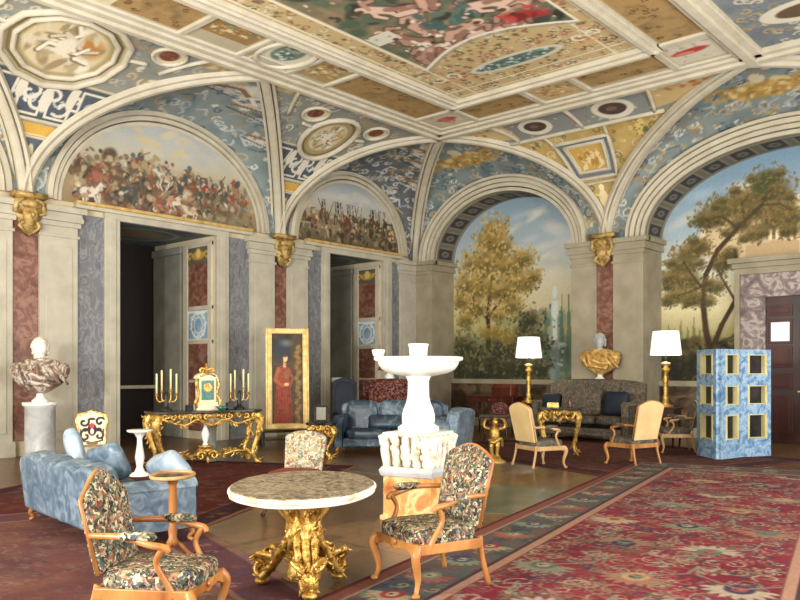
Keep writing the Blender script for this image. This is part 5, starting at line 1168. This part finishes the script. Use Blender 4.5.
small('box', 'black cube shaped box on the console right of the clock', 'box', MB().box(-.06,.06,-.05,.05,0,.13), BLACK, on_console(.42,-.1), CRZ, False, .006)
small('vase', 'slim white vase under the console table', 'vase', MB().lathe([(.05,0),(.055,.015),(.03,.04),(.06,.12),(.075,.2),(.05,.28),(.025,.33),(.035,.38)],20), WHITE, on_console(0,0,.352))
small('vase', 'tall grey green stone jar on the floor behind the console stretcher', 'jar', MB().lathe([(.09,0),(.10,.03),(.08,.1),(.085,.6),(.10,.66),(.08,.68)],20), GREYW, on_console(.28,.4,0))
# painting on its stand
t = thing('bench', 'low dark bench under the tall gilt framed painting', 'bench', (2.2,-6.9,0), 1.1)
mb = MB(); mb.box(-.75,.75,-.22,.22,.30,.36); mb.build('seat', BLACK, t, bevel=.01)
for sx in (-1,1):
    for sy in (-1,1): mb = MB(); mb.box(sx*.68-.03,sx*.68+.03,sy*.16-.03,sy*.16+.03,0,.30); mb.build('leg', BLACK, t, bevel=.005)
mb = MB(); mb.box(-.7,.7,-.18,.18,.12,.15); mb.build('shelf', DARKW, t)
t = thing('framed_painting', 'tall gilt framed painting of a robed figure leaning above the low bench', 'painting', (2.12,-6.95,.365), .98)
T0 = TR(rx=-R(4)); w, h = .47, 2.28
mb = MB(); mb.T = T0
mb.box(-w,w,-.03,.04,0,.12); mb.box(-w,w,-.03,.04,h-.12,h); mb.box(-w,-w+.12,-.03,.04,.12,h-.12); mb.box(w-.12,w,-.03,.04,.12,h-.12)
GF = noise_mat('pale_gilt_frame', [(.3,(196,158,84)),(.7,(236,210,146))], 8, rough=.4, metal=.25)
mb.tube([(-w,-.04,0),(w,-.04,0),(w,-.04,h),(-w,-.04,h)], .025, 8, closed=True); mb.tube([(-w+.11,-.035,.11),(w-.11,-.035,.11),(w-.11,-.035,h-.11),(-w+.11,-.035,h-.11)], .016, 8, closed=True)
mb.build('frame', GF, t, bevel=.008)
def pt(cv):
    cv.mottle([(26,22,18),(58,46,30),(40,42,30)], .3, seed=5); cv.ell(-.12,1.8,.3,.34,(30,36,50),.9,.6); cv.ell(-.02,1.95,.2,.12,(120,124,120),.5,.8)
    r = cv.r
    for k in range(46): y = .15+1.75*k/46; cv.ell(.24+.03*math.sin(k*.9), y, .09, .05, [(126,100,46),(90,78,40),(104,74,38)][k % 3], .8, .6, r.uniform(-1,1))
    cv.poly([(-.31,.13),(.12,.13),(.10,.6),(.05,1.05),(.06,1.36),(-.04,1.44),(-.17,1.42),(-.24,1.2),(-.27,.7)], (112,44,30))
    for k in range(26): x = -.29+.38*(k/26); cv.line([(x,.14),(x*.75-.02,.6+r.uniform(0,.2)),(x*.5-.05,1.1)], .028, [(146,62,40),(82,30,22),(128,50,34),(96,36,26)][k % 4], .8)
    cv.line([(-.2,1.36),(-.27,1.1),(-.12,.98),(.02,1.02)], .08, (134,66,44)); cv.line([(.04,1.34),(.13,1.12),(.06,.98)], .07, (110,54,36)); cv.ell(-.02,1.0,.06,.04,(190,146,110))
    cv.line([(-.06,1.42),(-.05,1.5)], .07, (176,132,96)); cv.ell(-.05,1.6,.07,.095,(196,152,112),1,.3); cv.ell(-.06,1.67,.085,.06,(52,36,26),.95,.4); cv.ell(-.11,1.58,.03,.09,(58,40,28),.9,.5); cv.ell(-.02,1.22,.09,.14,(104,86,44),.7,.6)
    cv.c *= 1.35; cv.dabs(160,-.34,.34,.13,1.5,[(140,60,40),(110,82,46),(62,42,30),(160,116,66)],.015,.045,a=.45); cv.mottle([(60,46,30),(96,72,46)], .2, seed=9, a=.12)
painted('canvas', flatgrid(-.36,.36,.11,2.17, lambda X, Y: (X, Y*math.sin(R(4))*1.0-.012+0*X, Y*math.cos(R(4)))), 60, 150, pt, PPAINT, t)
t = thing('photo_frame', 'small standing photo frame on the little black topped table', 'photo frame', (4.72,-8.33,.70), .8)
mb = MB(); mb.T = TR(rx=-R(10)); mb.box(-.13,.13,-.012,.012,0,.32); mb.build('frame', BLACK, t, bevel=.004)
mb = MB(); mb.T = TR(rx=-R(10)); mb.box(-.09,.09,-.016,-.012,.04,.28); mb.ell((0,-.016,.19),(.035,.004,.045),10); mb.prism([(-.07,.05),(.07,.05),(.04,.15),(-.04,.15)],-.019,-.016,'y'); mb.build('photograph', GREYW, t)
# white pedestal table
t = thing('pedestal_table', 'small white pedestal table next to the ivory and gilt chair', 'side table', (4.38,-11.95,0), .8)
mb = MB(); mb.lathe([(.18,.70),(.20,.72),(.20,.74)], 28); mb.build('tabletop', WHITE, t, bevel=.004)
mb = MB(); mb.lathe([(.18,0),(.18,.03),(.08,.07),(.05,.15),(.075,.3),(.045,.5),(.04,.6),(.09,.68),(.14,.70)], 20); mb.build('pedestal', WHITE, t, smooth=True)
# figure stand
t = thing('figure_stand', 'gilt figure carrying a small square dark top right of the blue armchair', 'side table', (7.62,-6.72,0), .5)
mb = MB(); mb.box(-.25,.25,-.22,.22,.84,.88); tag(mb.build('tabletop', DKTOP, t, bevel=.008), 'dark square top')
mb = MB(); mb.lathe([(.2,0),(.2,.04),(.12,.08),(.09,.14)], 16)
for s in (-1,1):
    mb.tube(bez([(s*.04,0,.42),(s*.06,-.03,.28),(s*.04,.0,.13)],5), [.055,.042,.028], 10); mb.tube(bez([(s*.09,0,.62),(s*.19,-.02,.66),(s*.17,0,.78),(s*.1,0,.82)],5), [.034,.03,.026,.024], 8)
mb.ell((0,0,.53),(.10,.08,.15),14); mb.ell((0,-.01,.74),(.06,.065,.075),14); mb.tube(bez([(-.1,-.06,.42),(0,-.1,.38),(.12,-.05,.45),(.14,.04,.3)],6), [.03,.04,.03,.02], 8); mb.tube([(0,0,.80),(0,0,.84)],.08,12)
mb.build('figure', GILT, t, smooth=True)
# ------------------------------------------------------------------ table lamps
def lamp(label, loc):
    t = thing('table_lamp', label, 'lamp', loc, .3, 'white shaded gilt table lamps')
    mb = MB(); mb.box(-.14,.14,-.14,.14,0,.05); mb.lathe([(.12,.05),(.09,.09),(.05,.14),(.07,.22),(.04,.30),(.055,.48),(.065,.62),(.04,.74),(.085,.80),(.09,.84),(.05,.88),(.10,.94),(.10,.97),(.03,.99)], 20); mb.build('base', GILT, t, smooth=True)
    mb = MB(); mb.lathe([(.015,.97),(.015,1.25)],8); mb.build('stem', BRONZE, t)
    mb = MB(); n = 32
    vs = [(r*math.cos(2*PI*k/n), r*math.sin(2*PI*k/n), z) for r, z in ((.335,1.14),(.275,1.66),(.27,1.66),(.33,1.14)) for k in range(n)]
    mb.add(vs, [(i*n+k, i*n+(k+1) % n, ((i+1) % 4)*n+(k+1) % n, ((i+1) % 4)*n+k) for i in range(4) for k in range(n)])
    mb.build('shade', SHADE, t, smooth=False)
    l = bpy.data.lights.new('lamp_bulb', 'POINT'); l.energy = 22; l.color = (1,.9,.72); l.shadow_soft_size = .05
    o = bpy.data.objects.new('lamp_bulb', l); C.objects.link(o); o.location = (loc[0],loc[1],loc[2]+1.38)
    return t
lamp('tall gilt table lamp with white shade left of the tapestry sofa', (5.13,-1.62,.86)); lamp('tall gilt table lamp with white shade right of the tapestry sofa', (8.80,-1.9,.88))
def wood_table(name, label, L, Dp, Hh, loc, rz, mat):
    t = thing(name, label, 'table', loc, rz); w, d = L/2, Dp/2
    mb = MB(); mb.box(-w,w,-d,d,Hh-.04,Hh); mb.build('tabletop', mat, t, bevel=.01)
    mb = MB(); mb.box(-w+.04,w-.04,-d+.04,d-.04,Hh-.18,Hh-.04); mb.build('frieze', mat, t, bevel=.004)
    mb = MB(); mb.box(-w*.5,w*.5,-d+.025,-d+.04,Hh-.165,Hh-.055); q = mb.build('drawer', mat, t, bevel=.004); mb = MB(); mb.ell((0,-d+.01,Hh-.11),.018,8); mb.build('knob', GILT, q, smooth=True)
    for sx in (-1,1):
        for sy in (-1,1): mb = MB(); mb.tube([(sx*(w-.07),sy*(d-.07),Hh-.18),(sx*(w-.06),sy*(d-.06),.3),(sx*(w-.07),sy*(d-.07),0)], [.035,.026,.018], 8); mb.build('leg', mat, t, smooth=True)
    return t
wood_table('side_table', 'dark wooden lamp table at the left end of the tapestry sofa', .5, .5, .86, (5.13,-1.62,0), 0, DARKW)
wood_table('side_table', 'dark wooden lamp table at the right end of the tapestry sofa', .6, .5, .88-.012, (8.80,-1.9,.012), 0, DARKW)
wood_table('writing_table', 'red mahogany writing table below the painted park', 1.5, .6, 1.02, (3.9,-1.3,0), 0, MAHOG)
small('casket', 'red lacquer casket on the mahogany writing table', 'casket', MB().box(-.3,.3,-.18,.18,0,.2).box(-.31,.31,-.19,.19,.2,.3,.9,.7), MAHOG, (4.2,-1.3,1.02), 0, False, .01)
small('box', 'small gilded box on the gilt table between the beige chairs', 'box', MB().box(-.12,.12,-.08,.08,0,.10,.9,.9), GILT, (7.62,-4.66,.94), .5, False, .008)
small('figurine', 'reddish small figurine on the gilt table between the beige chairs', 'figurine', MB().lathe([(.05,0),(.05,.02),(.03,.05),(.045,.10),(.02,.15),(.028,.19),(.005,.22)],12), MAHOG, (7.92,-4.52,.94))
armchair('side_chair', 'slim wooden chair beside the mahogany writing table', 'chair', BROC, MAHOG, W=.46, Dp=.44, Hh=.92, loc=(5.15,-3.1,0), rz=-2.2, arms=False)
armchair('side_chair', 'dark navy high backed chair between the far window bay and the satin sofa', 'chair', NAVY, BLACK, W=.60, Dp=.55, Hh=1.5, loc=(3.1,-6.05,0), rz=.9, arms=True, camel=.06)
small('stump_pedestal', 'short grey marble pedestal beside the far window bay', 'pedestal', MB().lathe([(.2,0),(.2,.08),(.16,.12),(.15,1.35),(.19,1.42),(.19,1.5)],20), GREYM, (1.3,-4.55,0))
t = thing('table_lamp', 'brown shaded lamp with white porcelain body behind the red settee', 'lamp', (2.6,-4.05,1.34), 0)
mb = MB(); mb.lathe([(.08,0),(.10,.03),(.13,.12),(.12,.22),(.04,.30),(.03,.36)],16); mb.build('base', WHITE, t, smooth=True)
mb = MB(); mb.lathe([(.30,.34),(.20,.62)],20); mb.build('shade', noise_mat('brown_silk', [(.3,(96,60,40)),(.7,(126,84,58))],4), t)
wood_table('side_table', 'tall dark table behind the red settee', .6, .45, 1.34, (2.6,-4.05,0), .75, DARKW)
# ------------------------------------------------------------------ folding screen
A, B_, C_, D_ = (9.95,-3.02),(10.52,-3.55),(10.66,-2.86),(11.02,-2.20)
t = thing('folding_screen', 'pale blue painted folding screen with yellow lined openings before the door', 'screen', (10.5,-2.8,.012))
for (p, q) in ((A,B_),(B_,C_),(C_,D_)):
    L = math.hypot(q[0]-p[0],q[1]-p[1]); a = math.atan2(q[1]-p[1],q[0]-p[0]); T0 = TR(p[0]-10.5,p[1]+2.8,0,rz=a); th = .05; sb = L*.26
    op = [(.36,.82),(1.02,1.38),(1.60,1.98)]; x0, x1 = sb, L-sb*.75
    mb = MB(); mb.T = T0; mb.box(.005,x0,-th,th,0,2.08); mb.box(x1,L-.005,-th,th,0,2.08); zs = [0]+[z for o_ in op for z in o_]+[2.08]
    for k in range(0,8,2): mb.box(x0,x1,-th,th,zs[k],zs[k+1])
    pn = mb.build('panel', BLUEP, t, fixn=True)
    mb = MB(); mb.T = T0
    for z0,z1 in op:
        mb.box(x0,x0+.014,-th-.012,th*.7,z0,z1); mb.box(x1-.02,x1,-th-.012,th*.7,z0,z1); mb.box(x0,x1,-th-.012,th*.7,z1-.014,z1); mb.box(x0,x1,-th-.012,th*.7,z0,z0+.014)
        for s in (x0-.03,x1+.008): mb.box(s,s+.022,-th-.015,-th,z0-.02,z1+.02)
    tag(mb.build('opening_lining', YELP, pn), 'pale yellow linings of the openings')
    mb = MB(); mb.T = T0; mb.box(x0,x1,th*.7,th*.9,.3,2.0); tag(mb.build('backing', BRONZE, pn), 'dark backing in the openings')
# ------------------------------------------------------------------ rugs
RED = [(96,28,38),(112,36,46),(84,24,36)]
def motifs(cv, x0, x1, y0, y1, n, seed):
    r = np.random.default_rng(seed)
    pal = [(126,112,92),(104,94,74),(72,76,64),(116,78,62),(50,46,62),(112,58,56),(136,122,104)]
    for _ in range(n):
        x = r.uniform(x0,x1); y = r.uniform(y0,y1); s = r.uniform(.035,.085); c = pal[r.integers(7)]; c2 = pal[r.integers(7)]
        for k in range(6):
            a = k*PI/3+r.uniform(0,1); cv.ell(x+s*math.cos(a),y+s*math.sin(a),s*.5,s*.35,c,.85,.4,a)
        cv.ell(x,y,s*.5,s*.5,c2,.95,.3)
    for _ in range(n*2):
        cv.curl(r.uniform(x0,x1), r.uniform(y0,y1), r.uniform(.06,.16), .022, pal[r.integers(7)], r.choice([-1,1]), r.uniform(0,6), .8)
def palmette(cv, x, y, s, rot, c1, c2, c3):
    for k in range(9):
        a = rot-1.5+3.0*k/8; cv.ell(x+s*.6*math.cos(a),y+s*.6*math.sin(a),s*.42,s*.14,c1,1,.25,a)
    cv.ell(x,y,s*.5,s*.42,c2,1,.2,rot); cv.ell(x,y,s*.28,s*.22,c3,1,.2,rot); cv.ell(x-s*.05,y,s*.1,s*.1,(40,36,50),1,.2)
def rug(label, cx, cy, w, l, rz, z, paint, nu, nv, group=None):
    t = thing('rug', label, 'rug', (cx,cy,0), rz, group)
    mb = MB(); mb.box(-w/2,w/2,-l/2,l/2,z-.004,z-.0012); mb.build('backing', REDV, t)
    painted('pile', flatgrid(-w/2,w/2,-l/2,l/2, lambda X, Y: (X, Y, z+0*X)), nu, nv, paint, WOOL, t)
def bigrug(cv):
    W, L = 3.8, 12.0; hw, hl = W/2, L/2
    cv.mottle(RED, .8, seed=2)
    motifs(cv, -hw+.8, hw-.8, -hl+.8, hl-.8, 620, 5)
    G1, CR, GR, BL = (108,106,90),(140,126,108),(78,86,74),(52,46,62)
    for j in range(9):
        for i in range(-1,2):
            y = -hl+1.3+j*1.2; x = i*.78+(.39 if j % 2 else 0)
            if abs(x) > 1.05: continue
            palmette(cv, x, y, .30, PI/2 if j % 2 else -PI/2, [CR,G1,(122,92,74)][(i+j) % 3], [GR,(150,116,80),BL][(i+2*j) % 3], [(130,50,50),CR,GR][(i+j) % 3])
            cv.line([(x,y),(x+.35,y+.3),(x+.39,y+.6)], .03, G1, .8); cv.line([(x,y),(x-.35,y+.3),(x-.39,y+.6)], .03, G1, .8)
    d = np.minimum(hw-abs(cv.X), hl-abs(cv.Y))
    def band(a, b, col):
        m = ((d >= a) & (d < b)).astype(float); cv.c += (np.array(col,float)-cv.c)*m[:,None]
    band(-1,.84,(96,60,52)); band(.20,.70,(60,54,54)); band(.05,.17,(108,66,58)); band(.74,.83,(140,106,88)); band(.70,.74,(60,44,50)); band(.17,.20,(130,108,90)); band(0,.05,(80,40,38))
    cv.clip = ((d > .20) & (d < .69)).astype(float); cv.mottle([(48,50,64),(86,70,66),(70,74,70),(46,44,54)], .3, seed=6)
    k = 0
    for y in np.arange(-hl+.43, hl, .62):
        for s in (-1,1): palmette(cv, s*(hw-.43), y, .24, (PI/2)*(1 if k % 2 else -1), [(136,120,96),(108,114,94),(130,78,66)][k % 3], [(120,44,48),(58,60,92),(100,110,84)][k % 3], (146,132,108)); k += 1
    for x in np.arange(-hw+.43, hw, .588):
        for s in (-1,1): palmette(cv, x, s*(hl-.43), .24, 0, [(136,120,96),(108,114,94)][k % 2], [(120,44,48),(58,60,92)][k % 2], (146,132,108)); k += 1
    r = np.random.default_rng(3)
    for _ in range(900):
        x = r.uniform(-hw,hw); y = r.uniform(-hl,hl)
        if hw-abs(x) > .75 and hl-abs(y) > .75: continue
        cv.curl(x, y, .07, .022, [(130,112,86),(88,96,78),(112,62,56),(54,54,76)][r.integers(4)], 1, r.uniform(0,6), .85)
    cv.clip = None
def on_axis(x, y, rz, dx, dy): return (x+dx*math.cos(rz)-dy*math.sin(rz), y+dx*math.sin(rz)+dy*math.cos(rz))
cx, cy = on_axis(9.47,-4.84,.2085,1.9,-6.0)
rug('large red flowered rug with dark border covering the right side of the floor', cx, cy, 3.8, 12.0, .2085, .018, bigrug, 260, 760)
def darkrug(seed, cols, brd):
    def pt(cv):
        hw, hl = cv.X.max(), cv.Y.max(); cv.mottle(cols, .7, seed=seed); motifs(cv, -hw+.5, hw-.5, -hl+.5, hl-.5, 200, seed)
        cv.mottle(cols, .5, seed=seed+3, a=.55); d = np.minimum(hw-abs(cv.X), hl-abs(cv.Y))
        for a, b, c in brd: m = ((d >= a) & (d < b)).astype(float)*.8; cv.c += (np.array(c,float)-cv.c)*m[:,None]
        r = np.random.default_rng(seed)
        for _ in range(500):
            x = r.uniform(-hw,hw); y = r.uniform(-hl,hl)
            if hw-abs(x) < .5 or hl-abs(y) < .5: cv.curl(x, y, .07, .022, [(140,100,84),(60,60,96),(110,70,60)][r.integers(3)], 1, r.uniform(0,6), .6)
    return pt
rug('dark red brown rug under the seats by the back wall', 8.2,-4.0, 6.4, 5.0, -.28, .010, darkrug(31, [(62,34,30),(84,50,42),(50,30,30)], ((0,.1,(90,50,44)),(.1,.5,(54,36,36)),(.5,.56,(110,70,56)))), 200, 160)
ca, cb = on_axis(7.8,-12.0,.477,-2.1,.6)
rug('dark red rug running from the sofa to the gilt console table', ca, cb, 4.2, 6.4, .477, .007, darkrug(32, [(60,26,24),(82,36,32),(48,26,26)], ((0,.08,(130,96,80)),(.08,.4,(50,28,32)),(.4,.46,(96,60,50)))), 150, 220)
rug('faded purple red rug beneath the left armchair', 9.35,-16.15, 6.6, 4.2, -.31, .013, darkrug(33, [(88,56,50),(104,68,56),(74,44,46),(96,72,54)], ((0,.08,(112,84,72)),(.08,.5,(78,50,58)),(.5,.56,(120,90,76)))), 240, 160)
